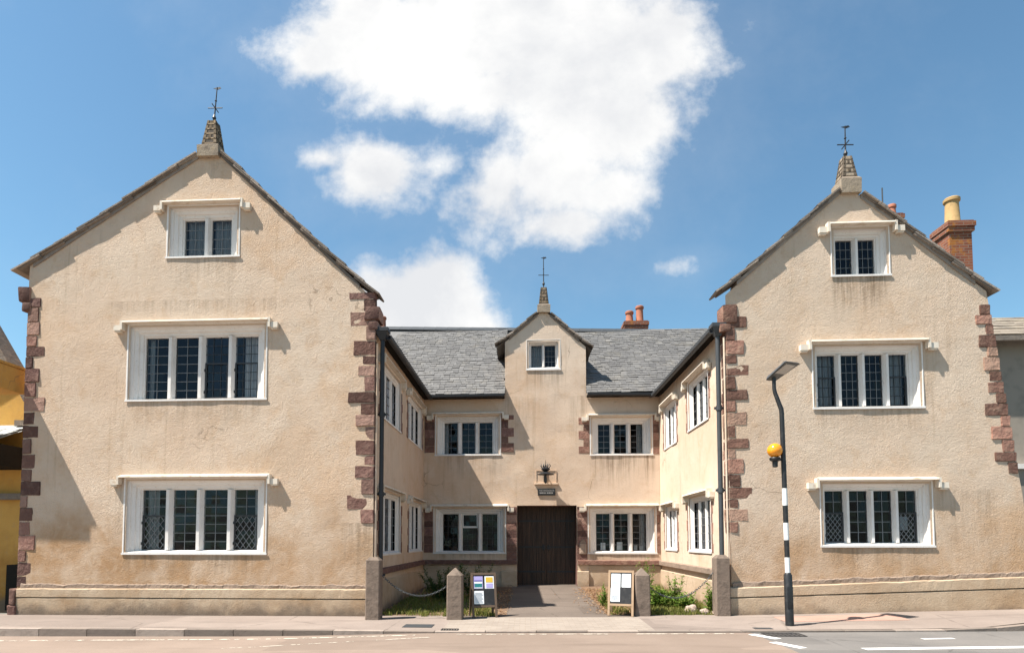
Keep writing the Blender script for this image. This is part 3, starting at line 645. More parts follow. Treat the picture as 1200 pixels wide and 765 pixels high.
# quoins: irregular blocks wrapping the corners
def quoins(edge, z0, z1, side, mat, lean=0, seed=0, alt=(.24, .46), hh=(.22, .36), ret=True, Mx=MF, y_out=-.013, retd=.3):
    rnd = random.Random(seed); bm = NB(); z = z0; k = 0
    while z < z1 - .1:
        h = min(rnd.uniform(*hh), z1 - z); ln = alt[k % 2] * rnd.uniform(.72, 1.2); e = edge + lean * (z + h / 2 - z0)
        x0, x1 = (e, e + ln) if side < 0 else (e - ln, e)
        if side < 0: x0 -= .008
        else: x1 += .008
        n0 = len(bm.verts); bx = NB()
        box(bx, x0, x1, y_out - rnd.uniform(-.008, .008), (retd if ret else .05) * rnd.uniform(.8, 1.15), z + .005, z + h - .005, I4, jit=.008)
        bmesh.ops.bevel(bx, geom=bx.edges[:], offset=.012, segments=2, affect='EDGES')
        bmesh.ops.subdivide_edges(bx, edges=[q for q in bx.edges if q.calc_length() > .15], cuts=2, use_grid_fill=True)
        for v in bx.verts: v.co += Vector([noise.noise(v.co * 6 + Vector((i * 9, seed, k))) * .007 for i in range(3)])
        vm = {v: bm.verts.new(Mx @ v.co) for v in bx.verts}
        for f in bx.faces: bm.faces.new([vm[v] for v in f.verts])
        bx.free(); z += h; k += 1
    return obj('quoins', bm, mat, house)
quoins(XL0, .55, 7.1, -1, 'quoin', 0, 3, alt=(.22, .4))
quoins(XL1, 1.95, 7.05, 1, 'quoin', 0, 5, alt=(.26, .5), retd=.12)
quoins(XR0, 1.75, 6.6, -1, 'quoin_light', 0, 7, alt=(.2, .42), hh=(.2, .32), retd=.35)
quoins(9.94 + .12, 2.95, 6.48, 1, 'quoin_light', -.125, 9, y_out=-.022, alt=(.22, .42), hh=(.2, .3))
# stones beside the openings of the courtyard
def jamb(Mx, x0, x1, z0, z1, tooth=0, seed=1, mat='quoin'):
    rnd = random.Random(seed); bm = NB(); z = z0; k = 0
    while z < z1 - .05:
        h = min(rnd.uniform(.2, .3), z1 - z); a, b = x0, x1
        if tooth > 0 and k % 2: b = x1 - (x1 - x0) * .45
        if tooth < 0 and k % 2: a = x0 + (x1 - x0) * .45
        box(bm, a, b, -.012 - rnd.uniform(0, .006), .04, z + .003, z + h - .003, Mx, bev=.006); z += h; k += 1
    obj('jamb_stones', bm, mat, house)
jamb(MB_, -3.24, -2.92, 4.42, 5.6, 0, 1); jamb(MB_, -.75, -.35, 4.42, 5.62, 1, 2); jamb(MB_, 1.72, 2.06, 4.36, 5.55, -1, 3, 'quoin_light'); jamb(MB_, 4.07, 4.25, 4.32, 5.55, 0, 4, 'quoin_light')
jamb(MB_, -3.24, -2.96, 1.2, 2.6, 0, 5); jamb(MB_, -.59, -.262, .95, 2.66, 0, 6); jamb(MB_, 1.652, 1.97, .95, 2.66, 0, 7); jamb(MB_, 4.15, 4.25, 1.2, 2.6, 0, 8, 'quoin_light')
for q, i in zip(WRET_L, range(4)): jamb(ML, q[1] + .01, q[1] + .2, q[2], q[3] - .3, 1, 20 + i); jamb(ML, q[0] - .16, q[0] - .01, q[2], q[3] - .3, -1, 25 + i)
for q, i in zip(WRET_R, range(4)): jamb(MR, q[1] + .01, q[1] + .13, q[2], q[3] - .25, 1, 30 + i, 'quoin_light'); jamb(MR, q[0] - .16, q[0] - .01, q[2], q[3] - .25, -1, 35 + i, 'quoin_light')

# plinths and string course
def rough_band(name, Mx, x0, x1, zt0, zt1, zb, yo, yi, mat, n=90, amp=.01, seed=0, zb1=None, smooth=False, top=.004):
    bm = NB(); prev = None
    for i in range(n + 1):
        t = i / n; xx = x0 + (x1 - x0) * t; zt = zt0 + (zt1 - zt0) * t; zz = zb + ((zb1 if zb1 is not None else zb) - zb) * t
        a = amp * (noise.noise(Vector((xx * 2.3, seed, 0))) + .7 * noise.noise(Vector((xx * 9, seed, 0)))); b = amp * noise.noise(Vector((xx * 2.9, seed, 5))) * .5
        e = [bm.verts.new(Mx @ Vector(p)) for p in ((xx, yi, zz), (xx, yo + b, zz), (xx, yo + a * .5, zt - .012 + a), (xx, yo + .012 + a * .5, zt + a), (xx, yi, zt + .012 + b))]
        if prev:
            for j in range(4): bm.faces.new((prev[j], e[j], e[j + 1], prev[j + 1]))
            bm.faces.new((prev[4], e[4], e[0], prev[0]))
        else: bm.faces.new(e)
        prev = e
    bm.faces.new(prev[::-1]); obj(name, bm, mat, house, smooth)
rough_band('plinth', MF, XL0 + .06, XL1 + .05, .33, .33, -.3, -.085, .05, 'plinth', seed=1, amp=.003)
rough_band('plinth', MF, XL0 + .06, XL1 + .055, .53, .55, .352, -.09, .05, 'plinth', seed=2, amp=.014)
rough_band('footing_stones', MF, XL0 + .1, XL1 + .02, .635, .63, .535, -.03, .05, 'footing', seed=3, amp=.05, n=150)
rough_band('plinth', MF, XR0 - .05, 11.5, .40, .68, -.3, -.085, .05, 'plinth', seed=4, zb1=-.3, amp=.003)
rough_band('plinth', MF, XR0 - .055, 11.5, .61, .92, .424, -.09, .05, 'plinth', seed=5, amp=.014, zb1=.704)
rough_band('footing_stones', MF, XR0 + .02, 11.5, .72, 1.02, .615, -.03, .05, 'footing', seed=6, amp=.05, zb1=.92, n=150)
bm = NB()
for (a, b, c, d) in ((XL0 - .12, XL0 + .07, -.2, .16), (XL0 - .1, XL0 + .05, .17, .52)):
    bx = NB(); box(bx, a, b, -.12, .35, c, d, MF, bev=.03, jit=.02)
    vm = {v: bm.verts.new(v.co) for v in bx.verts}
    for f in bx.faces: bm.faces.new([vm[v] for v in f.verts])
    bx.free()
obj('corner_stones', bm, 'quoin', house)
for Mx, a, b, sd in ((ML, Y0 + .06, YB, 7), (MR, -YB, -Y0 - .06, 8)):
    rough_band('string_course', Mx, a, b, .96, .96, .83, -.09, .05, 'footing' if sd == 8 else 'quoin', seed=sd, amp=.015)
    rough_band('plinth', Mx, a, b, .68, .68, -.2, -.035, .05, 'plinth', seed=sd + 3, amp=.006)
rough_band('string_course', MB_, XL1 + .03, -.262, .96, .96, .83, -.09, .05, 'quoin', seed=12, n=16)
rough_band('string_course', MB_, 1.66, XR0 - .03, .96, .96, .83, -.09, .05, 'quoin_light', seed=13, n=16)
rough_band('plinth', MB_, XL1 + .03, -.75, .8, .8, -.2, -.03, .05, 'plinth', seed=14, n=16, amp=.006); rough_band('plinth', MB_, 2.0, XR0 - .03, .8, .8, -.2, -.03, .05, 'plinth', seed=15, n=16, amp=.006)
rough_band('plinth', MB_, -.75, -.26, .62, .62, -.2, -.1, .05, 'plinth', seed=16, n=6, amp=.006); rough_band('plinth', MB_, 1.65, 2.0, .62, .62, -.2, -.1, .05, 'plinth', seed=17, n=6, amp=.006)
# small niche stone beside the door
bm = NB(); box(bm, 1.72, 1.94, -.05, .04, 1.15, 1.5, MB_, bev=.03); frust(bm, [(1.72, -.05, 1.5), (1.94, -.05, 1.5), (1.94, .03, 1.5), (1.72, .03, 1.5)], [(1.80, -.05, 1.62), (1.86, -.05, 1.62), (1.86, .03, 1.62), (1.80, .03, 1.62)], MB_); obj('niche_stone', bm, 'footing', house)

# door recess
bm = NB()
for xx in (DOOR[0], DOOR[1]): plain(bm, [(xx, YB - .005, -.1), (xx, YB + .75, -.1), (xx, YB + .75, DOOR[3]), (xx, YB - .005, DOOR[3])])
plain(bm, [(DOOR[0], YB - .005, DOOR[3]), (DOOR[1], YB - .005, DOOR[3]), (DOOR[1], YB + .75, DOOR[3]), (DOOR[0], YB + .75, DOOR[3])])
obj('doorway', bm, 'quoin', house)
for s in (0, 1):
    a = DOOR[0] + s * .945; bm = NB()
    for k in range(6): box(bm, a + .1575 * k + .003, a + .1575 * (k + 1) - .003, YB + .62 + .004 * (k % 2), YB + .68, .14, DOOR[3])
    d = obj('door', bm, 'door', house); bm = NB()
    for z in (.55, 1.35, 2.2): box(bm, a + .04, a + .9, YB + .608, YB + .619, z, z + .05)
    obj('strap_hinge', bm, 'iron', d); bm = NB(); tube(bm, [(a + (.86 if s == 0 else .08), YB + .60, 1.25), (a + (.86 if s == 0 else .08), YB + .60, 1.45)], .02); box(bm, a + (.81 if s == 0 else .03), a + (.91 if s == 0 else .13), YB + .585, YB + .607, 1.3, 1.42); obj('handle', bm, 'iron', d)

# ------------------------------------------------------------------ roofs
def slates(bm, O, U, V, nu, nv, sw=.28, ex=.2, seed=0):
    """overlapping slates on the plane O + u*U + v*V (unit U along the eave, unit V up the slope)"""
    rnd = random.Random(seed); O, U, V = Vector(O), Vector(U).normalized(), Vector(V).normalized(); Nn = U.cross(V)
    r = 0
    v = 0
    while v < nv:
        u = -rnd.uniform(0, sw); ht = min(ex * 1.5, nv - v + .02)
        while u < nu:
            w_ = sw * rnd.uniform(.6, 1.3); a, b = max(u, 0), min(u + w_ - .008, nu); u += w_
            if b - a < .05: continue
            lift = .022 + rnd.uniform(-.006, .010); dv = rnd.uniform(-.018, .018); tl = rnd.uniform(-.005, .005)
            P = [O + U * a + V * (v + dv) + Nn * (lift + tl), O + U * b + V * (v + dv + rnd.uniform(-.01, .01)) + Nn * (lift - tl), O + U * b + V * (v + ht) + Nn * .004, O + U * a + V * (v + ht) + Nn * .004]
            q = [bm.verts.new(p) for p in P]; bm.faces.new(q)
            e = [bm.verts.new(p - Nn * .022) for p in P[:2]]; bm.faces.new((q[1], q[0], e[0], e[1]))
        v += ex; r += 1
def plane_roof(name, pts, mat, slateargs=None):
    bm = NB(); plain(bm, pts)
    if slateargs: slates(bm, *slateargs)
    return obj(name, bm, mat, house, flip=False)
# rear range: eave y=19.15 z=6.24 up to the ridge
EY, EZ, RY = 19.25, 6.24, 22.6
def rz(x): return 9.52 - .03 * (x + 1)
LRX, RRX = -5.6, 7.0
rs = math.hypot(RY - EY, 9.5 - EZ)
bm = NB()
DY = YB + 1.6; tt = (DY - EY) / (RY - EY)
def rp(x, t): return (x, EY + (RY - EY) * t, EZ - .03 + (rz(x) - EZ) * t)
for xa, xb, ta, tb in ((LRX, DX0, 0, tt), (DX1, RRX, 0, tt), (LRX, DX0, tt, 1), (DX0, DX1, tt, 1), (DX1, RRX, tt, 1)): plain(bm, [rp(xa, ta), rp(xb, ta), rp(xb, tb), rp(xa, tb)])
slates(bm, (LRX, EY - .06, EZ), (1, 0, -.0), (0, RY - EY, 9.5 - EZ), DX0 - LRX, rs, .25, .155, 5)
slates(bm, (DX1, EY - .06, EZ), (1, 0, -.0), (0, RY - EY, 9.36 - EZ), RRX - DX1, rs - .05, .25, .155, 6)
slates(bm, (DX0, EY + 2.0, EZ + 1.9), (1, 0, 0), (0, RY - EY, 9.45 - EZ), DX1 - DX0, rs - 2.76, .25, .155, 16)
obj('roof', bm, 'slate', house, flip=False)
plane_roof('roof', [(RRX, 26, EZ), (LRX, 26, EZ), (LRX, RY, rz(LRX) - .03), (RRX, RY, rz(RRX) - .03)], 'slate')
bm = NB()
for k in range(28):
    a = LRX + k * .45; b = a + .445; yy = RY
    frust(bm, [(a, yy - .16, rz(a) - .09), (a, yy, rz(a) + .075), (a, yy + .16, rz(a) - .09)], [(b, yy - .16, rz(b) - .09), (b, yy, rz(b) + .07), (b, yy + .16, rz(b) - .09)])
obj('ridge_tiles', bm, 'pipe_grey', house)
# gable ends of the rear roof
bm = NB(); plain(bm, [(LRX, EY, EZ), (LRX, RY, rz(LRX)), (LRX, 26, EZ)]); plain(bm, [(RRX, EY, EZ), (RRX, RY, rz(RRX)), (RRX, 26, EZ)]); obj('wall', bm, 'plaster', house)
# wing roofs, a little below the gable verges
def wing_roof(xe0, ze0, xr, zr, xe1, ze1, seed):
    yA, yB = Y0 + .42, YE + .2
    for s, (xe, ze) in enumerate(((xe0, ze0), (xe1, ze1))):
        L_ = math.hypot(xr - xe, zr - ze); bm = NB()
        if s == 0: plain(bm, [(xe, yB, ze - .03), (xe, yA, ze - .03), (xr, yA, zr - .03), (xr, yB, zr - .03)]); slates(bm, (xe, yB, ze), (0, -1, 0), (xr - xe, 0, zr - ze), yB - yA, L_, .4, .26, seed)
        else: plain(bm, [(xe, yA, ze - .03), (xe, yB, ze - .03), (xr, yB, zr - .03), (xr, yA, zr - .03)]); slates(bm, (xe, yA, ze), (0, 1, 0), (xr - xe, 0, zr - ze), yB - yA, L_, .4, .26, seed + 1)
        obj('roof', bm, 'slate', house, flip=False)
    bm = NB(); frust(bm, [(xr - .15, yA, zr - .1), (xr + .15, yA, zr - .1), (xr, yA, zr + .07)], [(xr - .15, yB, zr - .1), (xr + .15, yB, zr - .1), (xr, yB, zr + .07)]); obj('ridge_tiles', bm, 'pipe_grey', house)
wing_roof(-11.42, 7.33, AXL, AZL - .42, -2.98, 6.14, 40)
wing_roof(3.98, 6.12, AXR, AZR - .42, 9.62, 6.4, 50)
# dormer roof
bm = NB()
for (xe, ze, sg, sdx) in ((-.9, 7.84, -1, 71), (2.15, 7.7, 1, 72)):
    plain(bm, [(xe, YB - .05, ze - .02), (DAX, YB - .05, DAZ - .02), (DAX, YB + 3.0, DAZ - .02), (xe, YB + 1.7, ze - .02)])
    L_ = math.hypot(DAX - xe, DAZ - ze)
    if sg < 0: slates(bm, (xe, YB + 2.6, ze), (0, -1, 0), (DAX - xe, 0, DAZ - ze), 2.6, L_, .25, .18, sdx)
    else: slates(bm, (xe, YB, ze), (0, 1, 0), (DAX - xe, 0, DAZ - ze), 2.6, L_, .25, .18, sdx)
obj('roof', bm, 'slate', house, flip=False)

def verge(Y, x_lo, z_lo, x_hi, z_hi, n, over=.10, back=.4, th=.032, seed=0, curve=.05):
    """stepped stone slates up a gable edge, oversailing the wall"""
    rnd = random.Random(seed); bm = NB(); A = Vector((x_lo, 0, z_lo)); B = Vector((x_hi, 0, z_hi)); d = (B - A).normalized(); nn = Vector((-d.z, 0, d.x))
    if nn.z < 0: nn = -nn
    L_ = (B - A).length; seg = L_ / n
    for layer in range(2):
        for k in range(n):
            s0 = k * seg - (.12 if layer else -.1); s1 = (k + 1) * seg + .1
            s0 = max(s0, -.03); s1 = min(s1, L_)
            sag = lambda s: curve * (1 - s / L_) ** 3 - .02 * math.sin(math.pi * s / L_)
            off = layer * (th + .004)
            p0 = A + d * s0 + nn * (off + .035 + sag(s0)); p1 = A + d * s1 + nn * (off - .005 + sag(s1))
            y0 = Y - over + .03 * (1 - layer) + rnd.uniform(-.012, .012)
            b0 = []
            ring = lambda yy: [(p0.x, yy, p0.z), (p1.x, yy, p1.z), (p1.x + nn.x * th, yy, p1.z + nn.z * th), (p0.x + nn.x * th * 1.1, yy, p0.z + nn.z * th * 1.1)]
            frust(bm, ring(y0), ring(Y + back))
    # mortar bed under the slates
    q0 = A + d * .45 - nn * .0; q1 = B + nn * .0
    ring = lambda yy: [(q0.x, yy, q0.z - .07), (q1.x, yy, q1.z - .07), (q1.x, yy, q1.z + .02), (q0.x, yy, q0.z + .02)]
    frust(bm, ring(Y - .028), ring(Y + back - .01))
    obj('verge', bm, 'verge', house)
def on_line(xa, za, xb, zb, x): return za + (zb - za) * (x - xa) / (xb - xa)
for (xa, za, xb, zb, xs, n, Yv, sd, cv, kw) in ((-11.55, 7.63, AXL, AZL - .08, -7.36, 8, Y0, 1, .02, {}), (-3.3, 6.89, AXL, AZL - .08, -6.84, 9, Y0, 2, .06, {}), (4.17, 6.77, AXR, AZR - .08, 6.69, 7, Y0, 3, .05, {}), (9.70, 6.67, AXR, AZR - .08, 7.11, 7, Y0, 4, .02, {}),
        (-.84, 7.85, DAX, DAZ - .04, .43, 6, YB, 5, .05, dict(over=.10, back=.3, th=.034)), (2.09, 7.72, DAX, DAZ - .04, .83, 6, YB, 6, .05, dict(over=.10, back=.3, th=.034))):
    verge(Yv, xa, za, xs, on_line(xa, za, xb, zb, xs), n, seed=sd, curve=cv, **kw)
for q, m in (((-11.5, -11.2, Y0 - .05, Y0 + .4, 7.02, 7.34), 'quoin'), ((-11.4, -11.2, Y0 - .04, Y0 + .35, 6.78, 7.01), 'quoin'), ((-3.5, -3.17, Y0 - .05, Y0 + .4, 6.42, 6.72), 'quoin'), ((-3.42, -3.2, Y0 - .04, Y0 + .3, 6.2, 6.41), 'quoin'),
             ((4.2, 4.52, Y0 - .035, Y0 + .4, 6.2, 6.6), 'quoin_light'), ((4.12, 4.36, Y0 - .045, Y0 + .35, 6.0, 6.19), 'quoin_light')):
    bm = NB(); box(bm, *q, bev=.05, jit=.02); obj('kneeler', bm, m, house, True)

# finials: base block, tapering fretted obelisk, iron vane
def finial(x, y, zb, bw, bh, w0, w1, h, rod, mat, fmat, lean=0, base_mat='pale_stone'):
    def ring(wd, z, dx=0): s = wd / 2; return [(x - s + dx, y - s, z), (x + s + dx, y - s, z), (x + s + dx, y + s, z), (x - s + dx, y + s, z)]
    bm = NB(); frust(bm, ring(bw * .97, zb), ring(bw, zb + bh * .85)); frust(bm, ring(bw, zb + bh * .85), ring(w0 * 1.08, zb + bh))
    f = obj('finial', bm, base_mat, house)
    bm = NB(); frust(bm, ring(w0, zb + bh), ring(w1, zb + bh + h)); obj('obelisk', bm, fmat, f)
    bm = NB(); rnd = random.Random(int(x * 10) + 77)
    rows = 5
    for fx, fy in ((0, -1), (-1, 0), (1, 0)):
        for r in range(rows):
            t0 = (r + .12) / rows; t1 = (r + .40) / rows
            for (c0, c1, ta, tb) in [(-.5, .5, t0, t0 + .05)] + [((-.5, -.3), (-.1, .1), (.3, .5))[q] + (t0, t1 + .12) for q in range(3) if (q + r) % 2 == 0 or q != 1]:
                def P(c, t, o): 
                    hw = (w0 + (w1 - w0) * t) / 2
                    a, b = c * 2 * hw * .96, -hw - o
                    px, py = (a, b) if fy else ((b if fx < 0 else -b), a)
                    return (x + px, y + py, zb + bh + h * t)
                frust(bm, [P(c0, ta, .001), P(c1, ta, .001), P(c1, tb, .001), P(c0, tb, .001)], [P(c0, ta, .008), P(c1, ta, .008), P(c1, tb, .008), P(c0, tb, .008)])
    obj('fretwork', bm, mat, f)
    zt = zb + bh + h; bm = NB()
    tube(bm, [(x, y, zt - .05), (x + lean, y, zt + rod)], [.018, .011], 8)
    def on(t): return x + lean * t, zt + rod * t
    a, z = on(.42); tube(bm, [(a - .17, y, z + .005), (a + .17, y, z - .005)], .011, 6); tube(bm, [(a, y - .15, z), (a, y + .15, z)], .011, 6)
    a, z = on(.14); lathe(bm, (a, y, z), [(.005, -.07), (.035, -.03), (.045, 0), (.03, .04), (.012, .09)], 10)
    a, z = on(.62); lathe(bm, (a, y, z), [(.005, -.03), (.028, 0), (.005, .03)], 8)
    a, z = on(.97); frust(bm, [(a - .09, y - .004, z), (a + .07, y - .004, z + .03), (a + .1, y - .004, z - .005), (a + .02, y - .004, z - .035)], [(a - .09, y + .004, z), (a + .07, y + .004, z + .03), (a + .1, y + .004, z - .005), (a + .02, y + .004, z - .035)])
    obj('weathervane', bm, 'iron', f)
finial(-7.1, Y0 + .13, 10.22, .50, .30, .36, .19, .62, .85, 'fret_mid', 'fret_dark', .06, base_mat='pale_stone')
finial(6.9, Y0 + .12, 8.92, .42, .36, .31, .17, .50, .72, 'fret_hole', 'pale_stone', .01, base_mat='pale_stone')
finial(.63, YB + .1, 8.94, .42, .28, .31, .18, .58, 1.05, 'fret_dark', 'fret_mid', base_mat='pale_stone')

# chimneys on the back slope
def pot(parent, x, y, z, r, h, mat):
    bm = NB(); lathe(bm, (x, y, z), [(r * 1.12, -.03), (r * 1.12, .06), (r, .1), (r * .88, h - .12), (r * 1.1, h - .1), (r * 1.12, h - .03), (r * .95, h), (r * .7, h), (r * .7, h - .15)], 18); obj('chimney_pot', bm, mat, parent, True)
def chimney(parent, x0, x1, y0, y1, z0, z1, pots, mat='brick'):
    bm = NB(); box(bm, x0, x1, y0, y1, z0, z1 - .3); box(bm, x0 - .05, x1 + .05, y0 - .05, y1 + .05, z1 - .3, z1 - .17); box(bm, x0 - .075, x1 + .075, y0 - .075, y1 + .075, z1 - .17, z1 - .04); box(bm, x0 - .04, x1 + .04, y0 - .04, y1 + .04, z1 - .04, z1)
    c = obj('chimney', bm, mat, parent)
    for p in pots: pot(c, *p)
chimney(house, 3.92, 4.75, 23.6, 24.4, 7.2, 10.1, [(4.15, 24, 10.1, .15, .52, 'terracotta'), (4.55, 24, 10.1, .15, .72, 'terracotta')])
chimney(house, -6.0, -5.55, 23.7, 24.3, 7.2, 10.0, [(-5.72, 24, 10.0, .13, .62, 'terracotta')])

# gutters, hoppers and downpipes
def gutter(p, q, mat):
    bm = NB(); p, q = Vector(p), Vector(q); d = (q - p).normalized(); s = d.cross(Vector((0, 0, 1))); prof = [(-.06, .05), (-.055, -.02), (-.03, -.05), (.03, -.05), (.055, -.02), (.06, .05), (.045, .05), (.04, -.015), (.02, -.035), (-.02, -.035), (-.04, -.015), (-.045, .05)]
    frust(bm, [p + s * a + Vector((0, 0, b)) for a, b in prof], [q + s * a + Vector((0, 0, b)) for a, b in prof]); obj('gutter', bm, mat, house)
gutter((-3.0, Y0 + .12, 6.07), (-3.0, 19.1, 6.10), 'iron'); gutter((4.0, Y0 + .12, 6.07), (4.0, 19.1, 6.10), 'pipe_grey')
gutter((-3.05, 19.16, 6.17), (DX0 - .02, 19.16, 6.19), 'iron'); gutter((DX1 + .02, 19.16, 6.19), (4.05, 19.16, 6.15), 'iron')
for q in ((XL1 + .002, -3.03, Y0 + .1, YB - .32, 6.12, 6.16), (4.03, XR0 - .002, Y0 + .1, YB - .32, 6.12, 6.16), (XL1, DX0 - .01, 19.23, YB - .015, 6.15, 6.2), (DX1 + .01, XR0, 19.23, YB - .015, 6.15, 6.2)):
    bm = NB(); box(bm, *q); obj('soffit', bm, 'soil', house)
if 0:
    bm = NB(); box(bm, XL1 + .002, -3.03, Y0 + .1, YB - .32, 6.12, 6.16); box(bm, 4.03, XR0 - .002, Y0 + .1, YB - .32, 6.12, 6.16); box(bm, XL1, DX0 - .01, 19.12, YB - .015, 6.14, 6.2); box(bm, DX1 + .01, XR0, 19.12, YB - .015, 6.14, 6.2)
def downpipe(x, y, z0, z1, mat):
    bm = NB(); tube(bm, [(x, y, z0), (x, y, z1)], .05, 12); o = obj('downpipe', bm, mat, house, True)
    bm = NB(); frust(bm, [(x - .06, y - .06, z1), (x + .06, y - .06, z1), (x + .06, y + .06, z1), (x - .06, y + .06, z1)], [(x - .13, y - .12, z1 + .18), (x + .13, y - .12, z1 + .18), (x + .13, y + .12, z1 + .18), (x - .13, y + .12, z1 + .18)]); box(bm, x - .145, x + .145, y - .135, y + .135, z1 + .181, z1 + .26); obj('hopper', bm, mat, o)
    for z in [z0 + .9 + 1.75 * k for k in range(3)]:
        bm = NB(); lathe(bm, (x, y, z), [(.066, -.05), (.066, .05)], 12); box(bm, x - .1, x + .1, y - .015, y + .015, z - .025, z + .025); obj('bracket', bm, mat, o)
    return o
downpipe(-3.13, Y0 + .12, -.05, 6.0, 'iron'); downpipe(4.13, Y0 + .12, .0, 5.95, 'pipe_grey')
bm = NB(); tube(bm, [(4.23, Y0 + .02, 1.0), (4.23, Y0 + .02, 5.9)], .022, 8); obj('service_pipe', bm, 'plaster', house)
bm = NB(); tube(bm, [(-3.225, Y0 + .03, 1.0), (-3.225, Y0 + .03, 5.9)], .022, 8); obj('service_pipe', bm, 'plaster', house)

# lantern bracket & plaque above the door
ln = thing('wall_lantern', (.65, YB, 3.5), 'small iron lantern with a crown top on the wall above the big door', 'lantern')
bm = NB(); lx, ly = .65, YB - .42
tube(bm, [(lx, YB, 3.74), (lx, ly, 3.74)], .016, 8); tube(bm, [(lx, YB - .02, 3.5), (lx, YB - .2, 3.6), (lx, ly + .1, 3.73)], .012, 8); box(bm, lx - .05, lx + .05, YB - .03, YB - .005, 3.45, 3.85); obj('bracket', bm, 'iron', ln)
bm = NB(); lathe(bm, (lx, ly, 3.64), [(.02, -.02), (.26, 0), (.26, .02), (.12, .07), (.05, .1)], 14); obj('shade', bm, 'iron', ln)
bm = NB(); lathe(bm, (lx, ly, 3.42), [(.01, -.06), (.04, -.02), (.05, .06), (.035, .2)], 10); obj('bulb', bm, 'pipe_grey', ln, True)
bm = NB(); lathe(bm, (lx, ly, 3.74), [(.05, 0), (.13, .05), (.14, .09), (.1, .12), (.04, .14), (.03, .2)], 14)
for k in range(6):
    a = k * math.pi / 3; tube(bm, [(lx + .1 * math.cos(a), ly + .1 * math.sin(a), 3.84), (lx + .15 * math.cos(a), ly + .15 * math.sin(a), 3.92), (lx + .11 * math.cos(a), ly + .11 * math.sin(a), 3.98)], [.018, .02, .008], 6)
tube(bm, [(lx, ly, 3.9), (lx, ly, 4.1)], [.014, .006], 6); obj('crown', bm, 'iron', ln)
bm = NB()
for q in ((.35, .375, 3.42, 3.83), (.98, 1.005, 3.42, 3.83), (.375, .98, 3.805, 3.83)): box(bm, q[0], q[1], -.02, .02, q[2], q[3], MB_)
box(bm, .30, 1.06, -.055, .02, 3.36, 3.42, MB_, bev=.01); obj('wall_panel', bm, 'plaster', house)
pq = thing('name_plaque', (.69, YB - .02, 3.03), 'black nameplate with two rows of pale lettering over the big door', 'sign')
bm = NB(); box(bm, .41, .97, YB - .035, YB - .003, 3.02, 3.24, bev=.006); obj('board', bm, 'plaque', pq)
def text(s, loc, size, mat, parent, name='lettering', rot=(90, 0, 0), wid=1.0):
    c = bpy.data.curves.new('txt', 'FONT'); c.body = s; c.size = size; c.align_x = 'CENTER'; c.extrude = .002
    o = bpy.data.objects.new('txt', c); COL.objects.link(o); bpy.context.view_layer.update()
    me = bpy.data.meshes.new_from_object(o.evaluated_get(bpy.context.evaluated_depsgraph_get())); bpy.data.objects.remove(o)
    me.transform(Matrix.LocRotScale(Vector(loc), Matrix([[1, 0, 0], [0, 0, -1], [0, 1, 0]]), Vector((wid, 1, 1))))
    b = NB(); b.from_mesh(me); return obj(name, b, mat, parent)
text('THE WALRONDS', (.69, YB - .039, 3.15), .068, 'letter', pq, wid=.92)
bm = NB(); xx = .47
for k, wd in enumerate((.05, .07, .05, .03, .0, .06, .08, .06)):
    if wd: box(bm, xx, xx + wd * .8, YB - .039, YB - .0355, 3.085, 3.115)
    xx += wd + (.0 if wd else .03)
obj('lettering', bm, 'letter', pq)

# ------------------------------------------------------------------ neighbours
yh = thing('ochre_house', (-15, 14.5, 0), 'yellow ochre house with a slate porch roof at the left edge', 'house')
bm = NB(); plain(bm, [(-19, 14.5, -.2), (-11.75, 14.5, -.2), (-11.75, 14.5, 4.3), (-12.3, 14.5, 5.12), (-13.5, 14.5, 7.05), (-19, 14.5, 3.6)]); plain(bm, [(-11.75, 14.5, -.2), (-11.75, 16, -.2), (-11.75, 16, 4.3), (-11.75, 14.5, 4.3)]); obj('wall', bm, 'yellow', yh)
bm = NB(); a = (-12.25, 4.98); b = (-13.5, 7.05)
ring = lambda yy: [(a[0], yy, a[1]), (b[0], yy, b[1]), (b[0], yy, b[1] + .2), (a[0] + .1, yy, a[1] + .12)]; frust(bm, ring(14.1), ring(14.6))
a2 = (-19.2, 3.6); ring2 = lambda yy: [(a2[0], yy, a2[1]), (a2[0] - .1, yy, a2[1] + .12), (b[0], yy, b[1] + .2), (b[0], yy, b[1])]; frust(bm, ring2(14.1), ring2(14.6))
obj('roof', bm, 'verge', yh, flip=False)
bm = NB(); box(bm, -14, -11.52, 12.2, 13.3, 4.95, 5.5, bev=.02); box(bm, -14.1, -11.5, 12.15, 13.32, 5.505, 5.56); obj('shadow_caster', bm, 'yellow', yh)  # unseen slab added out of frame to cast a shadow on the left wing
bm = NB(); box(bm, -12.6, -11.76, 14.25, 14.49, 4.42, 4.56); obj('corbel', bm, 'verge', yh)
bm = NB(); slates(bm, (-15.0, 13.25, 3.9), (1, 0, 0), (0, 1.2, .55), 2.72, 1.35, .3, .24, 91); plain(bm, [(-15, 13.3, 3.88), (-12.28, 13.3, 3.88), (-12.28, 14.5, 4.43), (-15, 14.5, 4.43)]); obj('porch_roof', bm, 'slate_pale', yh, flip=False)
bm = NB(); box(bm, -15, -12.3, 13.3, 14.49, 3.35, 3.86); obj('porch_beam', bm, 'soil', yh)
bm = NB(); box(bm, -15, -12.2, 14.3, 14.495, 2.6, 2.75); obj('moulding', bm, 'verge', yh)
bm = NB(); box(bm, -12.6, -11.95, 14.2, 14.49, -.1, 1.0); obj('plinth', bm, 'soil', yh)

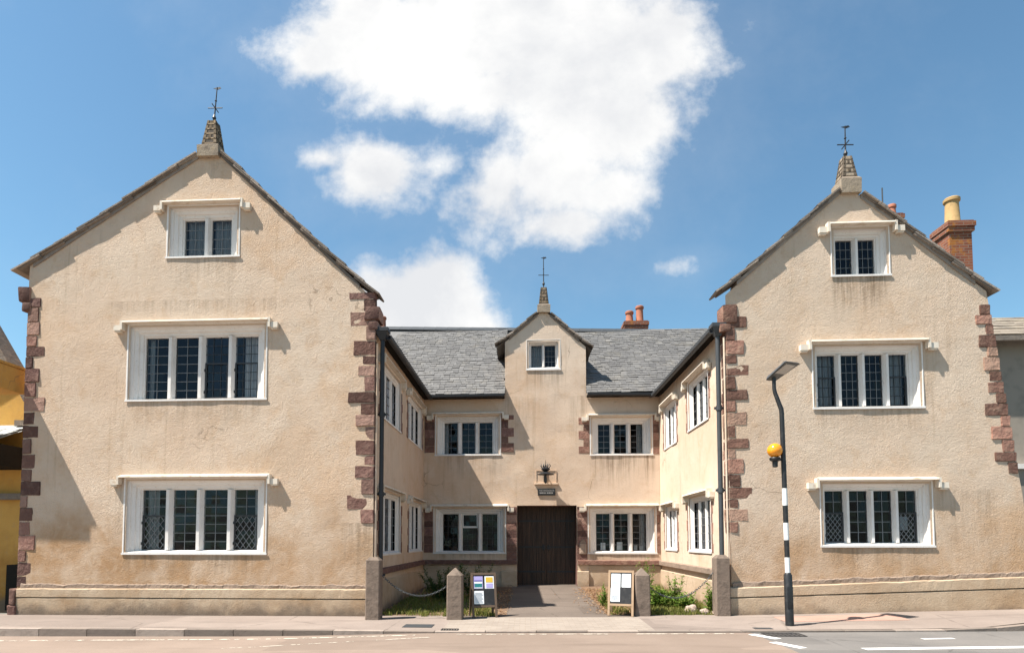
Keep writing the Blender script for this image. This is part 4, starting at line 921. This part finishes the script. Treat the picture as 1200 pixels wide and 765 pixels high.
nh = thing('grey_house', (13, 15.5, 0), 'grey rendered house with a brown tiled roof and tall brick chimney at the right edge', 'house')
bm = NB(); plain(bm, [(10.4, 15.5, -.2), (18, 15.5, -.2), (18, 15.5, 6.6), (10.4, 15.5, 6.6)]); plain(bm, [(10.6, 22, -.2), (10.6, 15.5, -.2), (10.6, 15.5, 6.6), (10.6, 22, 6.6)]); obj('wall', bm, 'grey_render', nh)
bm = NB(); slates(bm, (10.5, 15.2, 6.55), (1, 0, 0), (0, 1.6, .95), 8, 2.0, .4, .3, 95); plain(bm, [(10.5, 15.2, 6.5), (18.5, 15.2, 6.5), (18.5, 16.9, 7.5), (10.5, 16.9, 7.5)]); plain(bm, [(18.5, 22, 6.5), (10.5, 22, 6.5), (10.5, 16.9, 7.5), (18.5, 16.9, 7.5)]); obj('roof', bm, 'slate_brown', nh, flip=False)
bm = NB(); box(bm, 10.5, 18.5, 15.08, 15.2, 6.38, 6.5); obj('gutter', bm, 'verge', nh)
bm = NB(); box(bm, 11.0, 18, 15.2, 15.49, 3.3, 3.42); obj('ledge', bm, 'white', nh)
bm = NB(); box(bm, 10.9, 18, 15.30, 15.48, -.1, 3.3, jit=.03); obj('lower_wall', bm, 'grey_render', nh)
chimney(nh, 11.46, 12.04, 16.75, 17.35, 6.8, 10.2, [(11.76, 17.05, 10.2, .18, .78, 'buff_pot')])
chimney(nh, 11.5, 11.78, 19.3, 19.7, 6.8, 11.8, [(11.62, 19.5, 11.8, .12, .38, 'terracotta')])

bm = NB(); tube(bm, [(11.35, 19.5, 11.0), (11.35, 19.5, 12.75)], .02, 6); obj('aerial', bm, 'pipe_grey', nh)

# ------------------------------------------------------------------ street furniture
def gz(x, y): return z_pave(x, y)
def post(x, y, wd, h, label, cap='pyramid', rot=0):
    z = gz(x, y); bm = NB(); s = wd / 2
    def ring(q, zz): return [(-q, -q, zz), (q, -q, zz), (q, q, zz), (-q, q, zz)]
    R_ = Matrix.Translation((x, y, z)) @ Matrix.Rotation(R(rot), 4, 'Z')
    ch = .02
    def oct_(q, zz): return [(-q + ch, -q, zz), (q - ch, -q, zz), (q, -q + ch, zz), (q, q - ch, zz), (q - ch, q, zz), (-q + ch, q, zz), (-q, q - ch, zz), (-q, -q + ch, zz)]
    ch_h = .15 if cap == 'pyramid' else .07
    frust(bm, oct_(s * 1.03, -.1), oct_(s, h - ch_h), R_)
    t = .01 if cap == 'pyramid' else s * .55
    n = oct_(s, h - ch_h + .001); tp = [(p[0] / s * t, p[1] / s * t, h) for p in n]
    frust(bm, n, tp, R_)
    for v in bm.verts: v.co += Vector([noise.noise(v.co * 5 + Vector((i * 7, 0, 0))) * .006 for i in range(3)])
    o = obj('stone_post', bm, 'post'); tag(o, label, 'post', 'square stone posts along the pavement'); base_at(o, (x, y, z)); return o
post(-3.1, 12.45, .29, 1.27, 'tall flat capped stone post below the black downpipe', 'flat'); post(-1.43, 12.5, .31, 1.04, 'short stone post with a pyramid cap beside the leaning noticeboard')
post(2.43, 13.0, .30, .98, 'short stone post beside the white papered noticeboard'); post(4.06, 12.98, .29, 1.24, 'tall stone post below the grey downpipe', 'flat')
def chain(p, q, sag, label):
    p, q = Vector(p), Vector(q); bm = NB(); n = int((q - p).length * 1.12 / .042); C_ = []
    for i in range(n + 1):
        t = i / n; c = p.lerp(q, t); c.z -= sag * 4 * t * (1 - t); C_.append(c)
    for i in range(n):
        a, b = C_[i], C_[i + 1]; d = (b - a).normalized(); s = d.cross(Vector((0, 0, 1))).normalized(); u = s.cross(d)
        if i % 2: s = u
        m = (a + b) / 2; pts = []
        for k in range(9):
            an = 2 * math.pi * k / 8; pts.append(m + d * math.cos(an) * .032 + s * math.sin(an) * .017)
        tube(bm, pts, .0062, 5, False)
    o = obj('chain', bm, 'pipe_grey', None, True); tag(o, label, 'chain', 'chains slung between the stone posts'); base_at(o, (p + q) / 2 - Vector((0, 0, sag))); return o
chain((-2.94, 12.46, .88), (-1.6, 12.5, .66), .30, 'sagging iron chain in the shaded left corner of the courtyard'); chain((2.6, 13.0, .62), (3.9, 12.98, .93), .36, 'sagging iron chain over the green weeds on the sunny side')

def a_board(x, y, yaw, label, fmat, wd, h, sheets, lean=.2):
    z = gz(x, y); t = thing('noticeboard', (x, y, z), label, 'noticeboard', 'folding noticeboards at the courtyard entrance')
    A = Matrix.Translation((x, y, z)) @ Matrix.Rotation(R(yaw), 4, 'Z')
    an = math.atan(lean / h); F = A @ Matrix.Translation((0, -lean, 0)) @ Matrix.Rotation(-an, 4, 'X')
    Bk = A @ Matrix.Translation((0, lean, 0)) @ Matrix.Rotation(an, 4, 'X')
    s = wd / 2; r = .045
    for Q, nm, sg in ((F, 'frame', -1), (Bk, 'rear_frame', 1)):
        bm = NB()
        box(bm, -s, -s + r, -.018, .018, 0, h, Q, bev=.003); box(bm, s - r, s, -.018, .018, 0, h, Q, bev=.003); box(bm, -s + r, s - r, -.016, .016, h - r, h, Q, bev=.003); box(bm, -s + r, s - r, -.016, .016, .21, .21 + r, Q, bev=.003)
        obj(nm, bm, fmat, t)
        bm = NB(); box(bm, -s + r, s - r, -.006, .006, .21 + r, h - r, Q); obj('board', bm, 'blackboard', t)
    for (a, b, c, d, mat, deco) in sheets:
        bm = NB(); box(bm, a, b, -.0095, -.0065, c, d, F); p = obj('poster', bm, mat, t)
        for (dm, rects) in deco:
            bm = NB()
            for (e, f, g, i) in rects: box(bm, a + (b - a) * e, a + (b - a) * f, -.0125, -.0098, c + (d - c) * g, c + (d - c) * i, F)
            obj('print', bm, dm, p)
    bm = NB(); tube(bm, [F @ Vector((-s + .02, .02, .4)), Bk @ Vector((-s + .02, -.02, .4))], .006, 6); obj('stay', bm, 'iron', t)
    return t
lines = lambda n, a=.1, b=.9, lo=.08, hi=.92: [(a, b - .12 * ((k * 7) % 3) / 2, lo + (hi - lo) * k / n, lo + (hi - lo) * (k + .38) / n) for k in range(n)]
a_board(-.88, 12.86, 15, 'leaning noticeboard with purple and yellow posters beside the stone post', 'dark_timber', .53, .93,
        [(-.215, -.02, .6, .86, 'lilac', [('paper', [(.06, .94, .42, .56), (.06, .94, .04, .1)]), ('violet', [(.08, .92, .6, .68)]), ('teal', [(.1, .9, .12, .4)])]), (.02, .215, .6, .86, 'paper', [('amber', [(.12, .88, .5, .92)]), ('lilac', [(.15, .88, .06, .42)])]), (-.215, -.01, .285, .555, 'paper', [('ink', lines(9))])])
a_board(2.02, 13.02, -17, 'pale wooden noticeboard with three white sheets beside the right stone post', 'timber', .53, .95,
        [(-.2, -.015, .59, .88, 'paper', [('ink', lines(8, hi=.5))]), (.015, .2, .6, .88, 'paper', [('ink', lines(7, hi=.6))]), (-.21, -.02, .3, .585, 'paper', [('ink', lines(9, hi=.5))])])

lp = thing('lamp_post', (4.84, 11.62, gz(4.84, 11.62)), 'black and white banded crossing post with a yellow globe and street light', 'lamp post')
LY = 11.62; gz0 = gz(4.84, 11.62)
def on(z): return 4.86 - .02 * z / 2.1 if z < 3.9 else 4.80
cx = lambda z: 4.858 - .0125 * z
bm = NB(); tube(bm, [(cx(0), LY, gz0 - .05), (cx(.95), LY, .95), (cx(1.0), LY, 1.0)], [.075, .073, .047], 20); box(bm, cx(.5) - .05, cx(.5) + .05, LY - .0765, LY - .06, .35, .75, bev=.004); obj('base', bm, 'black_paint', lp, True)
zb = [.98, 1.28, 1.6, 1.92, 2.24, 2.56]
for k in range(5):
    a, b = zb[k], zb[k + 1]; bm = NB(); tube(bm, [(cx(a), LY, a + .002), (cx(b), LY, b)], .0445, 18); obj('band', bm, 'white_band' if k % 2 == 0 else 'black_paint', lp, True)
bm = NB(); tube(bm, [(cx(2.56), LY, 2.562), (cx(3.95), LY, 3.95), (cx(4.02) - .005, LY, 4.04), (4.695, LY, 4.36), (4.68, LY, 4.44), (4.683, LY, 4.64)], [.044, .042, .042, .036, .034, .034], 16); obj('pole', bm, 'black_paint', lp, True)
bm = NB(); tube(bm, [(cx(3.1), LY, 3.10), (4.66, LY, 3.08)], .02, 10); lathe(bm, (4.665, LY, 3.0), [(.02, -.05), (.045, -.04), (.05, .06), (.09, .08), (.1, .12), (.085, .14)], 16); obj('globe_bracket', bm, 'black_paint', lp, True)
bm = NB(); bmesh.ops.create_uvsphere(bm, u_segments=28, v_segments=18, radius=.135, matrix=Matrix.Translation((4.665, LY, 3.27))); obj('globe', bm, 'globe', lp, True)
LM = Matrix.Translation((4.69, LY + .02, 4.66)) @ Matrix.Rotation(R(24), 4, 'Z') @ Matrix.Rotation(R(-21), 4, 'X')
bm = NB(); frust(bm, [(-.12, .1, -.02), (-.18, -.48, -.02), (.18, -.48, -.02), (.12, .1, -.02)], [(-.08, .07, .06), (-.15, -.44, .035), (.15, -.44, .035), (.08, .07, .06)], LM); bmesh.ops.bevel(bm, geom=bm.edges[:], offset=.012, segments=2, affect='EDGES'); hd = obj('lamp_head', bm, 'lamp_grey', lp)
bm = NB(); box(bm, -.115, .115, -.42, -.14, -.026, -.0205, LM); obj('lens', bm, 'lens', hd)

def grate(name, x, y, wx, wy, zf, label, cat, bars=9):
    bm = NB(); z = zf + .003; r = .018
    box(bm, x - wx / 2, x + wx / 2, y - wy / 2, y - wy / 2 + r, z, z + .006); box(bm, x - wx / 2, x + wx / 2, y + wy / 2 - r, y + wy / 2, z, z + .006)
    for k in range(bars): a = x - wx / 2 + (wx - .012) * k / (bars - 1); box(bm, a, a + wx / bars * .5, y - wy / 2 + r, y + wy / 2 - r, z, z + .006)
    o = obj(name, bm, 'iron'); tag(o, label, cat); base_at(o, (x, y, z)); return o
grate('drain_grate', 4.38, 10.75, .62, .36, z_road(4.4), 'dark iron drain grate in the road by the banded post', 'drain')
grate('drain_grate', -1.36, 11.02, .3, .2, z_pave(-1.36, 11.02) + .002, 'small iron drain grate at the left end of the pale brick crossing', 'drain', 7)
def cover(x, y, wx, wy, label):
    bm = NB(); z = z_pave(x, y) + .003; box(bm, x - wx / 2, x + wx / 2, y - wy / 2, y + wy / 2, z, z + .006, bev=.002)
    o = obj('access_cover', bm, 'pipe_grey'); tag(o, label, 'cover'); base_at(o, (x, y, z))
cover(-2.0, 11.45, .55, .4, 'grey access cover in the pavement below the left chain'); cover(4.25, 11.3, .32, .14, 'small access cover in the pavement left of the banded post')

# ------------------------------------------------------------------ planting
def leaf(bm, p, d, n, ln, wd):
    d = d.normalized(); s = d.cross(n).normalized(); up = s.cross(d)
    a = bm.verts.new(p); b = bm.verts.new(p + d * ln * .45 + s * wd / 2 + up * ln * .06); c = bm.verts.new(p + d * ln - up * ln * .1); e = bm.verts.new(p + d * ln * .45 - s * wd / 2 + up * ln * .06)
    bm.faces.new((a, b, c, e))
def rv(r, s=1): return Vector((r.uniform(-1, 1), r.uniform(-1, 1), r.uniform(-1, 1))) * s
def plant(name, x, y, wd, h, n, label, cat, lmat, lsize, seed, stems=9, tall=.0, group=None):
    r = random.Random(seed); z = gz(x, y); t = thing(name, (x, y, z), label, cat, group); st = NB(); fo = NB()
    for k in range(stems):
        a = r.uniform(0, 6.283); rad = wd * math.sqrt(r.random()) * .5; tip = Vector((x + math.cos(a) * rad, y + math.sin(a) * rad * .8, z + h * (r.uniform(.45, 1) if k else 1)))
        b0 = Vector((x + math.cos(a) * rad * .35, y + math.sin(a) * rad * .3, z - .02)); mid = b0.lerp(tip, .5) + Vector((math.cos(a), math.sin(a), 0)) * -.03
        tube(st, [b0, mid, tip], [.007, .006, .003], 5)
        for j in range(n // stems):
            tt = r.uniform(.12, 1) ** .8; p = b0.lerp(mid, tt * 2) if tt < .5 else mid.lerp(tip, tt * 2 - 1)
            d = Vector((r.uniform(-1, 1), r.uniform(-1, 1), r.uniform(-.15, .8))); ls = lsize * r.uniform(.6, 1.25) * (1.15 - .5 * tt)
            leaf(fo, p + rv(r, lsize * .5), d, Vector((0, 0, 1)) + rv(r, .4), ls, ls * .5)
    obj('stem', st, lmat, t); obj('foliage', fo, lmat, t, flip=False); return t
plant('shrub', -2.05, 15.6, 1.35, .95, 2600, 'dark green leafy shrub behind the short post and chain on the left', 'shrub', 'leaf_dark', .085, 1, 24)
plant('shrub', -1.35, 16.3, 1.1, .95, 1700, 'rounded shrub behind the poster noticeboard in shade', 'shrub', 'leaf_dark', .08, 2, 18)
plant('weed', 2.95, 15.1, .55, 1.12, 420, 'tallest spindly green weed against the sunny corner', 'weed', 'leaf', .11, 3, 10)
plant('weed', 3.05, 14.1, 1.0, .5, 1100, 'low bright leafy weed right beside the short post', 'weed', 'leaf', .11, 4, 14)
plant('weed', 3.45, 14.4, .6, .72, 420, 'green weed with tall flower stems against the cream wall', 'weed', 'leaf', .10, 5, 9)
plant('weed', 3.55, 13.7, .6, .36, 480, 'broad leaved weed patch below the right chain', 'weed', 'leaf', .12, 6, 10)
plant('weed', 3.92, 13.35, .32, .62, 240, 'small leafy weed at the foot of the grey downpipe', 'weed', 'leaf', .12, 7, 7)
plant('weed', 1.85, 14.6, .4, .5, 170, 'loose green weed behind the pale noticeboard by the path', 'weed', 'leaf', .09, 8, 8)
def grass(name, areas, seed, mat, hh, label, cat):
    r = random.Random(seed); bm = NB()
    for (x0, x1, y0, y1, n, sc) in areas:
        for k in range(n):
            x = r.uniform(x0, x1); y = r.uniform(y0, y1)
            if noise.noise(Vector((x * 1.9, y * 1.9, seed))) < -.12 and r.random() < .8: continue
            z = gz(x, y); h = r.uniform(*hh) * sc * (1 + .6 * noise.noise(Vector((x * 2, y * 2, 9)))); a = r.uniform(0, 6.283); w2 = .004 + .004 * r.random(); s = Vector((math.cos(a), math.sin(a), 0)) * w2; ln = Vector((r.uniform(-.5, .5), r.uniform(-.5, .5), 0)) * h
            p = Vector((x, y, z - .01)); m = p + ln * .35 + Vector((0, 0, h * .62)); e = p + ln + Vector((0, 0, h))
            v = [bm.verts.new(q) for q in (p - s, p + s, m + s * .8, m - s * .8, e)]; bm.faces.new(v[:4]); bm.faces.new((v[3], v[2], v[4]))
    o = obj(name, bm, mat, flip=False); tag(o, label, cat, kind='stuff'); return o
grass('grass', [(-3.1, -.75, 13.0, 16.5, 6500, 1), (-2.2, -.6, 12.85, 13.2, 1100, 1.0), (1.8, 4.15, 13.05, 15.5, 6500, 1), (2.4, 4.0, 12.98, 13.3, 1300, .8), (3.0, 4.15, 15.5, 19, 1500, 1.1), (-3, -1, 16.5, 19, 1500, 1.1)], 3, 'blade', (.05, .15), 'uneven green and dry grass tufts along both sides of the courtyard path', 'grass')
def litter():
    r = random.Random(8); bm = NB()
    for k in range(2600):
        x = r.choice((r.gauss(2.0, .28), r.gauss(2.0, .28), r.uniform(1.7, 3.2), r.uniform(-1.4, -.35))); y = r.uniform(13.1, 18.5); z = gz(x, y) + r.uniform(.008, .04)
        leaf(bm, Vector((x, y, z)), Vector((r.uniform(-1, 1), r.uniform(-1, 1), r.uniform(-.3, .3))), Vector((0, 0, 1)) + rv(r, .5), r.uniform(.04, .09), r.uniform(.02, .05))
    tag(obj('leaf_litter', bm, 'litter', flip=False), 'brown dead leaves scattered on the earth beside the path', 'leaf litter', kind='stuff')
litter()
def rock(x, y, r0, label, seed):
    bm = NB(); bmesh.ops.create_icosphere(bm, subdivisions=3, radius=r0); z = gz(x, y)
    for v in bm.verts:
        v.co *= 1 + .5 * noise.noise(v.co * 1.1 / r0 + Vector((seed * 5, 0, 0))) + .18 * noise.noise(v.co * 3 / r0); v.co.z *= .75; v.co += Vector((x, y, z + r0 * .4))
    o = obj('rubble_stone', bm, 'rubble', None, True); tag(o, label, 'stone'); base_at(o, (x, y, z))
rock(3.52, 13.32, .14, 'largest pinkish rubble stone below the right chain', 1); rock(3.78, 13.2, .10, 'middling rubble stone between the chain and grey downpipe', 2); rock(3.95, 13.1, .07, 'smallest rubble stone right at the tall right post', 3)
